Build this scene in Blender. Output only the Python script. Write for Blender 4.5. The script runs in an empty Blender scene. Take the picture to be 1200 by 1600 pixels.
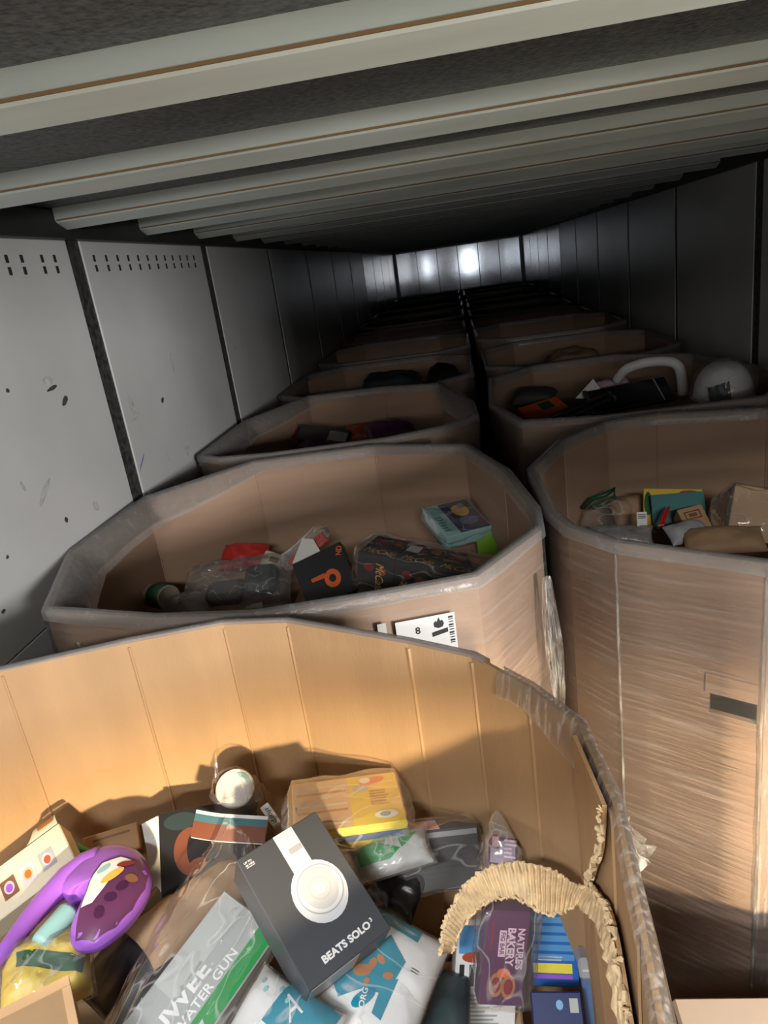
import bpy, math, random
from mathutils import Vector, Matrix, noise
from mathutils.geometry import tessellate_polygon

random.seed(7)
scene = bpy.context.scene
C = scene.collection

# ------------------------------------------------------------------ camera, world, lights, exposure
CZ = 2.2                                   # camera height above the trailer floor
cam_data = bpy.data.cameras.new('camera')
cam_data.sensor_fit = 'HORIZONTAL'
cam_data.sensor_width = 36.0
cam_data.lens = 36.0 * 1121.27 / 1200.0
cam_data.clip_start = 0.02
cam = bpy.data.objects.new('camera', cam_data)
C.objects.link(cam)
cam.matrix_world = Matrix((
    (0.986593, 0.098849, 0.129859, 0.0),
    (0.090037, 0.333976, -0.938271, 0.0),
    (-0.136117, 0.937384, 0.320599, CZ),
    (0, 0, 0, 1)))
scene.camera = cam

world = bpy.data.worlds.new('warehouse')
scene.world = world
world.use_nodes = True
world.node_tree.nodes['Background'].inputs['Color'].default_value = (1.0, 0.96, 0.9, 1)
world.node_tree.nodes['Background'].inputs['Strength'].default_value = 0.30

def area(name, loc, target, size, size_y, energy, color, shape='RECTANGLE', spread=180):
    d = bpy.data.lights.new(name, 'AREA')
    d.shape = shape; d.size = size; d.size_y = size_y; d.energy = energy; d.color = color
    d.spread = math.radians(spread)
    o = bpy.data.objects.new(name, d)
    C.objects.link(o)
    o.location = loc
    o.rotation_euler = (Vector(target) - Vector(loc)).to_track_quat('-Z', 'Y').to_euler()
    return o
# a warm lamp over the dock, behind and above the open end of the trailer
def spot(name, loc, aim, cone, blend, energy, color, radius):
    d = bpy.data.lights.new(name, 'SPOT')
    d.energy = energy; d.color = color; d.spot_size = math.radians(cone); d.spot_blend = blend; d.shadow_soft_size = radius
    o = bpy.data.objects.new(name, d)
    C.objects.link(o)
    o.location = loc
    o.rotation_euler = Vector(aim).to_track_quat('-Z', 'Y').to_euler()
    return o
spot('dock_spotlight', (1.45, -4.1, 2.95), (-0.27, 0.73, -0.660), 52, 0.15, 3000, (1.0, 0.80, 0.50), 0.10)
# added neutral fill lights outside the opening, not known fixtures
area('bow_bounce_fill', (0.3, -2.6, 5.6), (0.2, -1.4, 0), 1.6, 1.0, 210, (0.92, 0.97, 1.0))  # added so light bounces off the dock floor onto the roof bows
area('near_goods_fill', (-1.1, -2.6, 4.62), (-0.3, 0.7, 1.35), 1.0, 0.25, 175, (0.96, 0.98, 1.0))  # added to brighten the goods in the nearest box
area('left_wall_fill', (3.6, -3.6, 2.35), (-0.9, 2.4, 1.9), 1.2, 0.8, 430, (1.0, 0.98, 0.95))  # added to brighten the left wall
area('second_row_fill', (0.6, -5.0, 4.2), (0, 2, 1.4), 1.8, 0.3, 150, (1.0, 0.97, 0.93))  # added to lift the goods in the second-row boxes
# added lights far behind the opening
area('far_rows_fill', (0.3, -9.0, 3.45), (0, 4, 1.8), 6.0, 0.35, 110, (1.0, 0.97, 0.92))  # added to brighten the rows of boxes further back
area('bulkhead_patch_light', (-1.9, -13.0, 1.7), (0, 2, 1.9), 0.9, 1.3, 45, (0.92, 0.96, 1.0))  # light panels added for bright reflected patches on the bulkhead
area('bulkhead_patch_light', (0.9, -13.0, 1.8), (0, 2, 1.9), 0.7, 1.2, 26, (0.92, 0.96, 1.0))
area('bulkhead_patch_light', (2.9, -13.0, 1.7), (0, 2, 1.9), 0.35, 1.3, 30, (1.0, 0.96, 0.88))

scene.cycles.max_bounces = 6
scene.cycles.diffuse_bounces = 3
scene.cycles.glossy_bounces = 3
scene.cycles.transparent_max_bounces = 14
scene.cycles.caustics_reflective = False
scene.cycles.caustics_refractive = False

vs = scene.view_settings
vs.view_transform = 'Standard'
vs.look = 'None'
vs.exposure = 0.0
vs.gamma = 1.0
vs.use_curve_mapping = False

# ------------------------------------------------------------------ materials
MATS = {}
def nt(name):
    m = bpy.data.materials.new(name); m.use_nodes = True
    MATS[name] = m
    n = m.node_tree.nodes; l = m.node_tree.links
    return m, n, l, n['Principled BSDF']

def mat(name, col, rough=0.5, metal=0.0, var=0.0, scale=8.0, stretch=(1, 1, 1), bump=0.0, bscale=None, spec=0.5, col2=None, coat=0.0):
    """procedural surface: colour with a noise variation and a noise bump"""
    m, n, l, p = nt(name)
    p.inputs['Roughness'].default_value = rough
    p.inputs['Metallic'].default_value = metal
    p.inputs['Specular IOR Level'].default_value = spec
    p.inputs['Coat Weight'].default_value = coat
    p.inputs['Base Color'].default_value = (*col, 1)
    tc = n.new('ShaderNodeTexCoord'); mp = n.new('ShaderNodeMapping')
    mp.inputs['Scale'].default_value = stretch
    l.new(tc.outputs['Object'], mp.inputs['Vector'])
    nz = n.new('ShaderNodeTexNoise'); nz.inputs['Scale'].default_value = scale
    nz.inputs['Detail'].default_value = 5.0
    l.new(mp.outputs['Vector'], nz.inputs['Vector'])
    c2 = col2 or tuple(max(0.0, c * (1 - var)) for c in col)
    mx = n.new('ShaderNodeMix'); mx.data_type = 'RGBA'
    rp = n.new('ShaderNodeMapRange'); rp.inputs['From Min'].default_value = 0.35; rp.inputs['From Max'].default_value = 0.68
    l.new(nz.outputs['Fac'], rp.inputs['Value'])
    l.new(rp.outputs['Result'], mx.inputs['Factor'])
    mx.inputs['A'].default_value = (*col, 1); mx.inputs['B'].default_value = (*c2, 1)
    l.new(mx.outputs['Result'], p.inputs['Base Color'])
    if bump:
        nb = n.new('ShaderNodeTexNoise'); nb.inputs['Scale'].default_value = bscale or scale * 4
        nb.inputs['Detail'].default_value = 3.0
        l.new(mp.outputs['Vector'], nb.inputs['Vector'])
        b = n.new('ShaderNodeBump'); b.inputs['Strength'].default_value = bump; b.inputs['Distance'].default_value = 0.004
        l.new(nb.outputs['Fac'], b.inputs['Height']); l.new(b.outputs['Normal'], p.inputs['Normal'])
    return m

def film(name, haze, stretch=(6, 6, 40), scale=3.0, col=(0.8, 0.78, 0.76), rough=0.10, bump=0.5, streak=0.25, gloss=0.7, crease_glint=0.0):
    """thin clear stretch film: see-through, slightly milky, crease highlights mixed in as pale streaks"""
    m, n, l, p = nt(name)
    n.remove(p)
    tc = n.new('ShaderNodeTexCoord'); mp = n.new('ShaderNodeMapping'); mp.inputs['Scale'].default_value = stretch
    l.new(tc.outputs['Object'], mp.inputs['Vector'])
    nz = n.new('ShaderNodeTexNoise'); nz.inputs['Scale'].default_value = scale; nz.inputs['Detail'].default_value = 2 if crease_glint else 6
    nz.inputs['Roughness'].default_value = 0.55
    l.new(mp.outputs['Vector'], nz.inputs['Vector'])
    b = n.new('ShaderNodeBump'); b.inputs['Strength'].default_value = bump; b.inputs['Distance'].default_value = 0.006
    l.new(nz.outputs['Fac'], b.inputs['Height'])
    rp = n.new('ShaderNodeMapRange'); rp.inputs['To Min'].default_value = haze + streak; rp.inputs['To Max'].default_value = haze
    if crease_glint:  # thin pale lines painted in as highlights on the creases
        sb = n.new('ShaderNodeMath'); sb.operation = 'SUBTRACT'; sb.inputs[1].default_value = 0.5
        ab = n.new('ShaderNodeMath'); ab.operation = 'ABSOLUTE'
        l.new(nz.outputs['Fac'], sb.inputs[0]); l.new(sb.outputs[0], ab.inputs[0]); l.new(ab.outputs[0], rp.inputs['Value'])
        rp.inputs['From Min'].default_value = 0.0; rp.inputs['From Max'].default_value = crease_glint
    else:
        rp.inputs['From Min'].default_value = 0.75; rp.inputs['From Max'].default_value = 0.5
        l.new(nz.outputs['Fac'], rp.inputs['Value'])
    tr = n.new('ShaderNodeBsdfTransparent'); df = n.new('ShaderNodeBsdfDiffuse'); gl = n.new('ShaderNodeBsdfGlossy')
    df.inputs['Color'].default_value = (*col, 1)
    gl.inputs['Color'].default_value = (1, 1, 1, 1); gl.inputs['Roughness'].default_value = rough
    l.new(b.outputs['Normal'], gl.inputs['Normal'])
    m1 = n.new('ShaderNodeMixShader'); m2 = n.new('ShaderNodeMixShader')
    l.new(rp.outputs['Result'], m1.inputs[0]); l.new(tr.outputs[0], m1.inputs[1]); l.new(df.outputs[0], m1.inputs[2])
    fr = n.new('ShaderNodeFresnel'); fr.inputs['IOR'].default_value = 1.4
    l.new(b.outputs['Normal'], fr.inputs['Normal'])
    mu = n.new('ShaderNodeMath'); mu.operation = 'MULTIPLY'; mu.inputs[1].default_value = gloss
    l.new(fr.outputs['Fac'], mu.inputs[0]); l.new(mu.outputs[0], m2.inputs[0])
    l.new(m1.outputs[0], m2.inputs[1]); l.new(gl.outputs[0], m2.inputs[2])
    l.new(m2.outputs[0], n['Material Output'].inputs['Surface'])
    return m

mat('cardboard', (0.43, 0.28, 0.19), 0.75, var=0.16, scale=2.2, stretch=(1, 1, 6), bump=0.12, bscale=60)
mat('cardboard_fresh', (0.51, 0.315, 0.16), 0.75, var=0.12, scale=3.0, stretch=(4, 4, 1), bump=0.15, bscale=40)
mat('cardboard_torn', (0.86, 0.65, 0.38), 0.9, var=0.25, scale=60, bump=0.5, bscale=120)  # pale torn board, colour brightened in place of direct light on the flap
mat('carton_brown', (0.40, 0.25, 0.14), 0.8, var=0.2, scale=6)
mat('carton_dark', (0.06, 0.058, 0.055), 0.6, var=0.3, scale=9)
mat('kraft', (0.47, 0.29, 0.15), 0.75, var=0.15, scale=9)
film('stretch_film', 0.05, stretch=(2, 2, 26), scale=2.6, streak=0.10, bump=0.5, gloss=0.8, rough=0.12)
film('rim_film', 0.38, stretch=(9, 9, 9), scale=4.0, col=(0.40, 0.39, 0.38), rough=0.2, bump=0.5, streak=0.2)
film('bunched_film', 0.07, stretch=(30, 30, 4), scale=3.0, col=(0.85, 0.83, 0.8), bump=0.9, streak=0.40)
film('bag_film', 0.06, stretch=(0.5, 1.3, 1), scale=11.0, bump=0.8, streak=0.26, gloss=0.35, crease_glint=0.014, rough=0.08)
film('cloudy_film', 0.10, stretch=(0.7, 1, 1), scale=16.0, bump=0.9, streak=0.24, gloss=0.5, crease_glint=0.016, rough=0.08)
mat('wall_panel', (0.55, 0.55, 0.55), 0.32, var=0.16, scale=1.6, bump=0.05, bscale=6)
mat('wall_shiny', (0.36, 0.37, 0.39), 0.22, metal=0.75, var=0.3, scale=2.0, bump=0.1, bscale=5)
mat('post_steel', (0.10, 0.10, 0.095), 0.45, metal=0.5, var=0.75, scale=45, bump=0.3)
mat('rail_dark', (0.03, 0.032, 0.03), 0.5, metal=0.3, var=0.3)
mat('hole_black', (0.012, 0.012, 0.012), 0.9)
mat('scuff', (0.05, 0.05, 0.052), 0.9, var=0.5, scale=60)
mat('scuff_grey', (0.33, 0.32, 0.31), 0.9, var=0.35, scale=40, col2=(0.5, 0.49, 0.48))
mat('scuff_blue', (0.12, 0.12, 0.28), 0.9)
mat('roof_sheet', (0.13, 0.133, 0.137), 0.45, metal=0.4, var=0.75, scale=90, bump=0.4, bscale=120)
mat('bow_aluminium', (0.52, 0.57, 0.53), 0.42, metal=0.1, var=0.1, scale=3, stretch=(1, 8, 8))
mat('sealant', (0.20, 0.12, 0.05), 0.8)
mat('bulkhead', (0.40, 0.42, 0.46), 0.09, metal=0.95, var=0.2, scale=3, bump=0.12, bscale=3)
mat('dock_concrete', (0.55, 0.54, 0.52), 0.7, var=0.15, scale=1.5)
mat('floor_wood', (0.16, 0.10, 0.06), 0.8, var=0.4, scale=5, stretch=(8, 1, 1))
for nm, c, r in (('white', (0.75, 0.75, 0.74), 0.45), ('paper', (0.80, 0.79, 0.74), 0.7), ('ink', (0.02, 0.02, 0.022), 0.6),
                 ('charcoal', (0.062, 0.066, 0.075), 0.38), ('silver', (0.62, 0.63, 0.65), 0.35), ('silver_mid', (0.47, 0.48, 0.50), 0.35), ('silver_dark', (0.36, 0.37, 0.39), 0.35),
                 ('black_print', (0.022, 0.022, 0.024), 0.4), ('red', (0.55, 0.03, 0.025), 0.4), ('orange', (0.78, 0.14, 0.03), 0.45),
                 ('dark_red', (0.25, 0.02, 0.02), 0.4), ('rust', (0.40, 0.075, 0.03), 0.45), ('gold', (0.85, 0.48, 0.08), 0.4),
                 ('yellow', (0.80, 0.56, 0.05), 0.45), ('yellow_bright', (0.85, 0.70, 0.08), 0.4), ('peach', (0.72, 0.45, 0.24), 0.5), ('peach_pale', (0.42, 0.34, 0.29), 0.6), ('teal_dim', (0.06, 0.16, 0.20), 0.5), ('rust_dim', (0.20, 0.06, 0.03), 0.5),
                 ('purple', (0.34, 0.12, 0.60), 0.25), ('plum', (0.10, 0.028, 0.09), 0.4), ('plum_dark', (0.05, 0.012, 0.05), 0.4), ('pale_pink', (0.72, 0.50, 0.60), 0.5),
                 ('teal', (0.012, 0.24, 0.34), 0.35), ('teal_card', (0.05, 0.20, 0.20), 0.5), ('mint', (0.30, 0.55, 0.55), 0.4),
                 ('green', (0.02, 0.25, 0.06), 0.4), ('dark_green', (0.01, 0.10, 0.045), 0.4), ('lime', (0.22, 0.46, 0.03), 0.45),
                 ('blue', (0.02, 0.14, 0.48), 0.35), ('blue_light', (0.10, 0.30, 0.58), 0.4), ('navy', (0.008, 0.018, 0.10), 0.6),
                 ('steel_blue', (0.10, 0.17, 0.32), 0.4), ('cream', (0.68, 0.62, 0.47), 0.55), ('grey_print', (0.36, 0.38, 0.37), 0.45),
                 ('grey_pale', (0.46, 0.48, 0.46), 0.45), ('brown_print', (0.20, 0.09, 0.04), 0.5), ('nut', (0.42, 0.17, 0.06), 0.5),
                 ('tin', (0.30, 0.27, 0.20), 0.3), ('slate', (0.035, 0.055, 0.06), 0.4)):
    mat(nm, c, r, var=0.06, scale=12)
mat('black_plastic', (0.015, 0.015, 0.017), 0.3, var=0.3, scale=20, bump=0.5, bscale=25)

# ------------------------------------------------------------------ mesh helpers
class MB:
    def __init__(s): s.v = []; s.f = []
    def add(s, verts, faces):
        o = len(s.v); s.v += [tuple(v) for v in verts]; s.f += [tuple(i + o for i in f) for f in faces]; return s
    def box(s, x0, x1, y0, y1, z0, z1, c=0.0):
        """box with chamfered edges"""
        if c <= 0:
            vs_ = [(x, y, z) for z in (z0, z1) for y in (y0, y1) for x in (x0, x1)]
            return s.add(vs_, [(0, 2, 3, 1), (4, 5, 7, 6), (0, 1, 5, 4), (2, 6, 7, 3), (0, 4, 6, 2), (1, 3, 7, 5)])
        idx = {}; vl = []
        X = (x0, x1); Y = (y0, y1); Z = (z0, z1)
        for i in (0, 1):
            for j in (0, 1):
                for k in (0, 1):
                    sx, sy, sz = 1 - 2 * i, 1 - 2 * j, 1 - 2 * k
                    for ax in range(3):
                        p = [X[i] + sx * c, Y[j] + sy * c, Z[k] + sz * c]
                        p[ax] = (X[i], Y[j], Z[k])[ax]
                        idx[(i, j, k, ax)] = len(vl); vl.append(tuple(p))
        fs = []
        def q(*ks): fs.append(tuple(idx[k] for k in ks))
        for a in (0, 1):
            q((a, 0, 0, 0), (a, 1, 0, 0), (a, 1, 1, 0), (a, 0, 1, 0))
            q((0, a, 0, 1), (1, a, 0, 1), (1, a, 1, 1), (0, a, 1, 1))
            q((0, 0, a, 2), (1, 0, a, 2), (1, 1, a, 2), (0, 1, a, 2))
        for a in (0, 1):
            for b in (0, 1):
                q((a, b, 0, 0), (a, b, 1, 0), (a, b, 1, 1), (a, b, 0, 1))
                q((a, 0, b, 0), (a, 1, b, 0), (a, 1, b, 2), (a, 0, b, 2))
                q((0, a, b, 1), (1, a, b, 1), (1, a, b, 2), (0, a, b, 2))
                for k in (0, 1): q((a, b, k, 0), (a, b, k, 1), (a, b, k, 2))
        return s.add(vl, fs)
    def poly(s, pts, z):
        """flat filled polygon at height z (pts in xy)"""
        tri = tessellate_polygon([[Vector((p[0], p[1], 0)) for p in pts]])
        return s.add([(p[0], p[1], z) for p in pts], [tuple(t) for t in tri])
    def slab(s, pts, z0, z1):
        n = len(pts)
        tri = tessellate_polygon([[Vector((p[0], p[1], 0)) for p in pts]])
        v = [(p[0], p[1], z0) for p in pts] + [(p[0], p[1], z1) for p in pts]
        f = [tuple(t) for t in tri] + [tuple(i + n for i in t) for t in tri]
        f += [(i, (i + 1) % n, (i + 1) % n + n, i + n) for i in range(n)]
        return s.add(v, f)
    def tube(s, pts, rads, seg=10, caps=True):
        pts = [Vector(p) for p in pts]
        if not hasattr(rads, '__len__'): rads = [rads] * len(pts)
        rings = []; up = None
        for i, p in enumerate(pts):
            d = (pts[min(i + 1, len(pts) - 1)] - pts[max(i - 1, 0)]).normalized()
            if up is None:
                up = d.orthogonal().normalized()
            up = (up - d * up.dot(d)).normalized(); sd = d.cross(up)
            rings.append([p + (up * math.cos(a) + sd * math.sin(a)) * rads[i] for a in [2 * math.pi * k / seg for k in range(seg)]])
        v = [q for r in rings for q in r]; f = []
        for i in range(len(pts) - 1):
            for k in range(seg):
                f.append((i * seg + k, i * seg + (k + 1) % seg, (i + 1) * seg + (k + 1) % seg, (i + 1) * seg + k))
        if caps:
            f.append(tuple(range(seg - 1, -1, -1))); f.append(tuple((len(pts) - 1) * seg + k for k in range(seg)))
        return s.add(v, f)
    def lathe(s, prof, seg=32):
        """profile of (r, z) about local z"""
        v = []; f = []
        for r, z in prof:
            v += [(r * math.cos(2 * math.pi * k / seg), r * math.sin(2 * math.pi * k / seg), z) for k in range(seg)]
        for i in range(len(prof) - 1):
            for k in range(seg):
                f.append((i * seg + k, i * seg + (k + 1) % seg, (i + 1) * seg + (k + 1) % seg, (i + 1) * seg + k))
        return s.add(v, f)
    def grid(s, fn, nu, nv):
        v = [fn(i / nu, j / nv) for j in range(nv + 1) for i in range(nu + 1)]
        f = [(j * (nu + 1) + i, j * (nu + 1) + i + 1, (j + 1) * (nu + 1) + i + 1, (j + 1) * (nu + 1) + i) for j in range(nv) for i in range(nu)]
        return s.add(v, f)
    def build(s, name, m, parent=None, smooth=False, label=None):
        me = bpy.data.meshes.new(name)
        me.from_pydata(s.v, [], s.f); me.update()
        if smooth: me.polygons.foreach_set('use_smooth', [True] * len(me.polygons))
        me.materials.append(MATS[m])
        o = bpy.data.objects.new(name, me); C.objects.link(o)
        if parent is not None: o.parent = parent
        if label: o['label'] = label
        return o

def tag(o, label, cat, group=None):
    o['label'] = label; o['category'] = cat
    if group: o['group'] = group
    return o
def thing(name, label, cat, M=None, group=None):
    o = bpy.data.objects.new(name, None); C.objects.link(o)
    o.empty_display_size = 0.05
    if M is not None: o.matrix_world = M if isinstance(M, Matrix) else Matrix.Translation(M)
    return tag(o, label, cat, group)
def structure(o):
    o['kind'] = 'structure'; return o
def nz3(x, y, z): return noise.noise(Vector((x, y, z)))

TXT = {}
def text_data(s, shear=0.0, bold=0.0):
    k = (s, shear, bold)
    if k not in TXT:
        cu = bpy.data.curves.new('lettering', 'FONT'); cu.body = s; cu.align_x = 'CENTER'; cu.align_y = 'CENTER'
        cu.size = 1.0; cu.shear = shear; cu.offset = bold; cu.resolution_u = 3
        ob = bpy.data.objects.new('lettering', cu); C.objects.link(ob)
        bpy.context.view_layer.update()
        me = bpy.data.meshes.new_from_object(ob.evaluated_get(bpy.context.evaluated_depsgraph_get()))
        TXT[k] = ([tuple(v.co) for v in me.vertices], [tuple(p.vertices) for p in me.polygons])
        bpy.data.objects.remove(ob); bpy.data.curves.remove(cu); bpy.data.meshes.remove(me)
    return TXT[k]
def lettering(parent, s, x, y, z, width, m, rot=0.0, height=None, shear=0.0, bold=0.0, fn=None, name='lettering'):
    """flat print of the words on a face: width (and height) in metres, turned rot degrees"""
    v, f = text_data(s, shear, bold)
    x0 = min(p[0] for p in v); x1 = max(p[0] for p in v); y0 = min(p[1] for p in v); y1 = max(p[1] for p in v)
    sx = width / (x1 - x0); sy = height / (y1 - y0) if height else sx
    a = math.radians(rot); out = []
    for p in v:
        px = (p[0] - (x0 + x1) / 2) * sx; py = (p[1] - (y0 + y1) / 2) * sy
        qx = x + px * math.cos(a) - py * math.sin(a); qy = y + px * math.sin(a) + py * math.cos(a)
        out.append((qx, qy, fn(qx, qy) + z if fn else z))
    return MB().add(out, f).build(name, m, parent)

# ------------------------------------------------------------------ the trailer
XL, XR = -1.159, 1.341
Y0, Y1 = -0.14, 14.947
ZT = CZ + 0.205                      # top of the wall panels
ZR = CZ + 0.285                      # roof sheet
PITCH = 1.237

floor = structure(MB().box(XL, XR, Y0, Y1, -0.04, 0).build('floor', 'floor_wood'))
for i in range(14):
    x = XL + (XR - XL) * i / 14
    MB().box(x + 0.003, x + (XR - XL) / 14 - 0.003, Y0, Y1, 0, 0.012).build('plank', 'floor_wood', floor)

def side_wall(name, x, sgn, first):
    w = structure(MB().box(min(x, x - sgn * 0.03), max(x, x - sgn * 0.03), Y0, Y1, 0, ZR).build(name, 'rail_dark'))
    k = -3
    while True:
        a = first + PITCH * k; b = a + PITCH
        k += 1
        if b < Y0 + 0.05: continue
        if a > Y1 - 0.05: break
        ga = 0.043 if a < 4.2 else 0.026; gb = 0.043 if b < 4.2 else 0.026
        ya = max(a + ga, Y0); yb = min(b - gb, Y1)
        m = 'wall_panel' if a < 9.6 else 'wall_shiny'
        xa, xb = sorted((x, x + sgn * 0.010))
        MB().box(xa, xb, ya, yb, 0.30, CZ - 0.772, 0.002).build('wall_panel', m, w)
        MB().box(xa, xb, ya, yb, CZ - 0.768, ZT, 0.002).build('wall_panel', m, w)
        if a > Y0:
            xc, xd = sorted((x, x + sgn * 0.006))
            p = MB().box(xc, xd, a - ga + 0.002, a + ga - 0.002, 0.0, ZT)
            p.build('wall_post', 'post_steel', w)
    # scuff rail along the floor and the dark rail under the roof
    xa, xb = sorted((x, x + sgn * 0.016))
    MB().box(xa, xb, Y0, Y1, 0, 0.30, 0.003).build('scuff_rail', 'bow_aluminium', w)
    xa, xb = sorted((x, x + sgn * 0.045))
    MB().box(xa, xb, Y0, Y1, ZT, ZR, 0.004).build('roof_rail', 'rail_dark', w)
    return w
wl = side_wall('wall_left', XL, 1, 2.260)
wr = side_wall('wall_right', XR, -1, 3.512)

# rows of slots near the top of the first left panels
slot = MB().box(0, 0.004, -0.008, 0.008, -0.011, 0.011, 0.002)
slot_me = None
for ys in ([1.888, 1.958, 2.06, 2.129], [2.375 + 0.0868 * i for i in range(12)]):
    for zz in (0.153, 0.122):
        for y in ys:
            if slot_me is None:
                o = slot.build('panel_slot', 'hole_black', wl); slot_me = o.data
            else:
                o = bpy.data.objects.new('panel_slot', slot_me); C.objects.link(o); o.parent = wl
            o.location = (XL + 0.0075, y, CZ + zz)
# scuffs with shapes of their own on the left wall
def blotch(y, z, ry, rz, m, rot=0.0, seed=0):
    n = 12; pts = []
    for k in range(n):
        a = 2 * math.pi * k / n; r = 1 + 0.35 * nz3(math.cos(a) * 1.3 + seed, math.sin(a) * 1.3, seed * 1.7)
        py, pz = ry * r * math.cos(a), rz * r * math.sin(a)
        pts.append((py * math.cos(rot) - pz * math.sin(rot), py * math.sin(rot) + pz * math.cos(rot)))
    v = [(XL + 0.0106, y + p[0], z + p[1]) for p in pts]
    MB().add(v, [tuple(range(n))]).build('scuff_mark', m, wl)
blotch(1.974, CZ -0.238, 0.022, 0.009, 'scuff', 0.5, 0)
blotch(1.928, CZ -0.193, 0.03, 0.006, 'scuff', 0.1, 1)
blotch(1.919, CZ -0.172, 0.03, 0.014, 'scuff_grey', 0, 2)
blotch(2.639, CZ -0.363, 0.014, 0.01, 'scuff', 0.5, 3)
blotch(2.379, CZ -0.329, 0.016, 0.035, 'scuff_grey', 0.2, 4)
blotch(2.386, CZ -0.371, 0.03, 0.01, 'scuff_grey', 0.2, 5)
blotch(2.347, CZ -0.528, 0.045, 0.003, 'scuff_blue', 0.6, 6)
blotch(2.577, CZ -0.567, 0.01, 0.02, 'scuff_grey', 0, 7)
blotch(1.811, CZ -0.547, 0.008, 0.01, 'scuff', 0.3, 8)
blotch(1.726, CZ -0.165, 0.008, 0.006, 'scuff', 0, 9)
blotch(1.669, CZ -0.403, 0.006, 0.018, 'scuff_grey', 0.4, 10)
blotch(1.980, CZ -0.564, 0.014, 0.018, 'scuff_grey', 0.2, 11)
blotch(1.750, CZ -0.447, 0.05, 0.01, 'scuff_grey', 0.6, 12)
blotch(2.763, CZ -0.585, 0.02, 0.03, 'scuff_grey', 0, 13)
blotch(2.815, CZ -0.253, 0.008, 0.05, 'scuff_grey', 0, 14)
blotch(1.529, CZ -0.541, 0.006, 0.005, 'scuff', 0, 15)
blotch(1.454, CZ -0.651, 0.008, 0.005, 'scuff', 0, 16)
blotch(3.670, CZ -0.292, 0.008, 0.01, 'scuff_grey', 0, 17)

# front bulkhead, shiny, of upright sheets
bh = structure(MB().box(XL, XR, Y1, Y1 + 0.03, 0, ZR).build('wall_back', 'rail_dark'))
for i in range(6):
    x = XL + 0.05 + (XR - XL - 0.1) * i / 6
    MB().box(x + 0.004, x + (XR - XL - 0.1) / 6 - 0.004, Y1 - 0.012, Y1, 0.3, CZ + 0.19, 0.004).build('bulkhead_sheet', 'bulkhead', bh)
MB().box(XL + 0.03, XR - 0.03, Y1 - 0.03, Y1, CZ + 0.19, CZ + 0.215, 0.006).build('bulkhead_cap', 'bow_aluminium', bh)
for x in (XL + 0.035, XR - 0.035):
    MB().box(x - 0.02, x + 0.02, Y1 - 0.025, Y1, 0.3, CZ + 0.19, 0.004).build('corner_post', 'bow_aluminium', bh)

# roof: sheet, cross bows with a sealant line, rear header
ceiling = structure(MB().box(XL - 0.03, XR + 0.03, Y0, Y1 + 0.03, ZR, ZR + 0.02).build('ceiling', 'roof_sheet'))
prof = [(0.0, ZR), (0.0, CZ + 0.252), (0.006, CZ + 0.2455), (0.056, CZ + 0.2285), (0.066, CZ + 0.231), (0.072, CZ + 0.245), (0.072, ZR)]
bm_v = []; bm_f = []
for x in (XL + 0.045, XR - 0.045):
    bm_v += [(x, p[0], p[1]) for p in prof]
n = len(prof)
bm_f = [(i, i + 1, n + i + 1, n + i) for i in range(n - 1)] + [tuple(range(n)), tuple(range(2 * n - 1, n - 1, -1))]
bow_me = seal_me = None
y = 0.353
while y < Y1 - 0.1:
    if bow_me is None:
        b = MB().add(bm_v, bm_f).build('roof_bow', 'bow_aluminium', ceiling); bow_me = b.data
        sl = MB().box(XL + 0.05, XR - 0.05, -0.0015, 0.004, CZ + 0.2495, CZ + 0.2535).build('sealant_line', 'sealant', b); seal_me = sl.data
    else:
        b = bpy.data.objects.new('roof_bow', bow_me); C.objects.link(b); b.parent = ceiling
        sl = bpy.data.objects.new('sealant_line', seal_me); C.objects.link(sl); sl.parent = b
    b.location = (0, y, 0)
    y += 0.59
structure(MB().box(-7, 7, -16, Y0 - 0.06, -0.06, -0.01).build('floor', 'dock_concrete'))
structure(MB().box(XL - 0.03, XR + 0.03, Y0 - 0.05, Y0, CZ + 0.18, ZR + 0.02, 0.004).build('trim_1', 'bow_aluminium'))

# ------------------------------------------------------------------ bulk boxes
def offset_ring(pts, d):
    """ring moved inward by d (pts counter-clockwise)"""
    out = []; n = len(pts)
    for i in range(n):
        a, b, c = Vector(pts[i - 1]), Vector(pts[i]), Vector(pts[(i + 1) % n])
        e1 = (b - a).normalized(); e2 = (c - b).normalized()
        n1 = Vector((-e1.y, e1.x)); n2 = Vector((-e2.y, e2.x))
        m = (n1 + n2).normalized(); k = max(0.35, m.dot(n1))
        p = b + m * (d / k); out.append((p.x, p.y))
    return out
def densify(pts, step):
    out = []; n = len(pts)
    for i in range(n):
        a, b = Vector(pts[i]), Vector(pts[(i + 1) % n]); k = max(1, int((b - a).length / step))
        out += [tuple(a.lerp(b, j / k)) for j in range(k)]
    return out
def ccw(pts):
    s = sum(pts[i - 1][0] * pts[i][1] - pts[i][0] * pts[i - 1][1] for i in range(len(pts)))
    return pts if s > 0 else pts[::-1]

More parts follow.
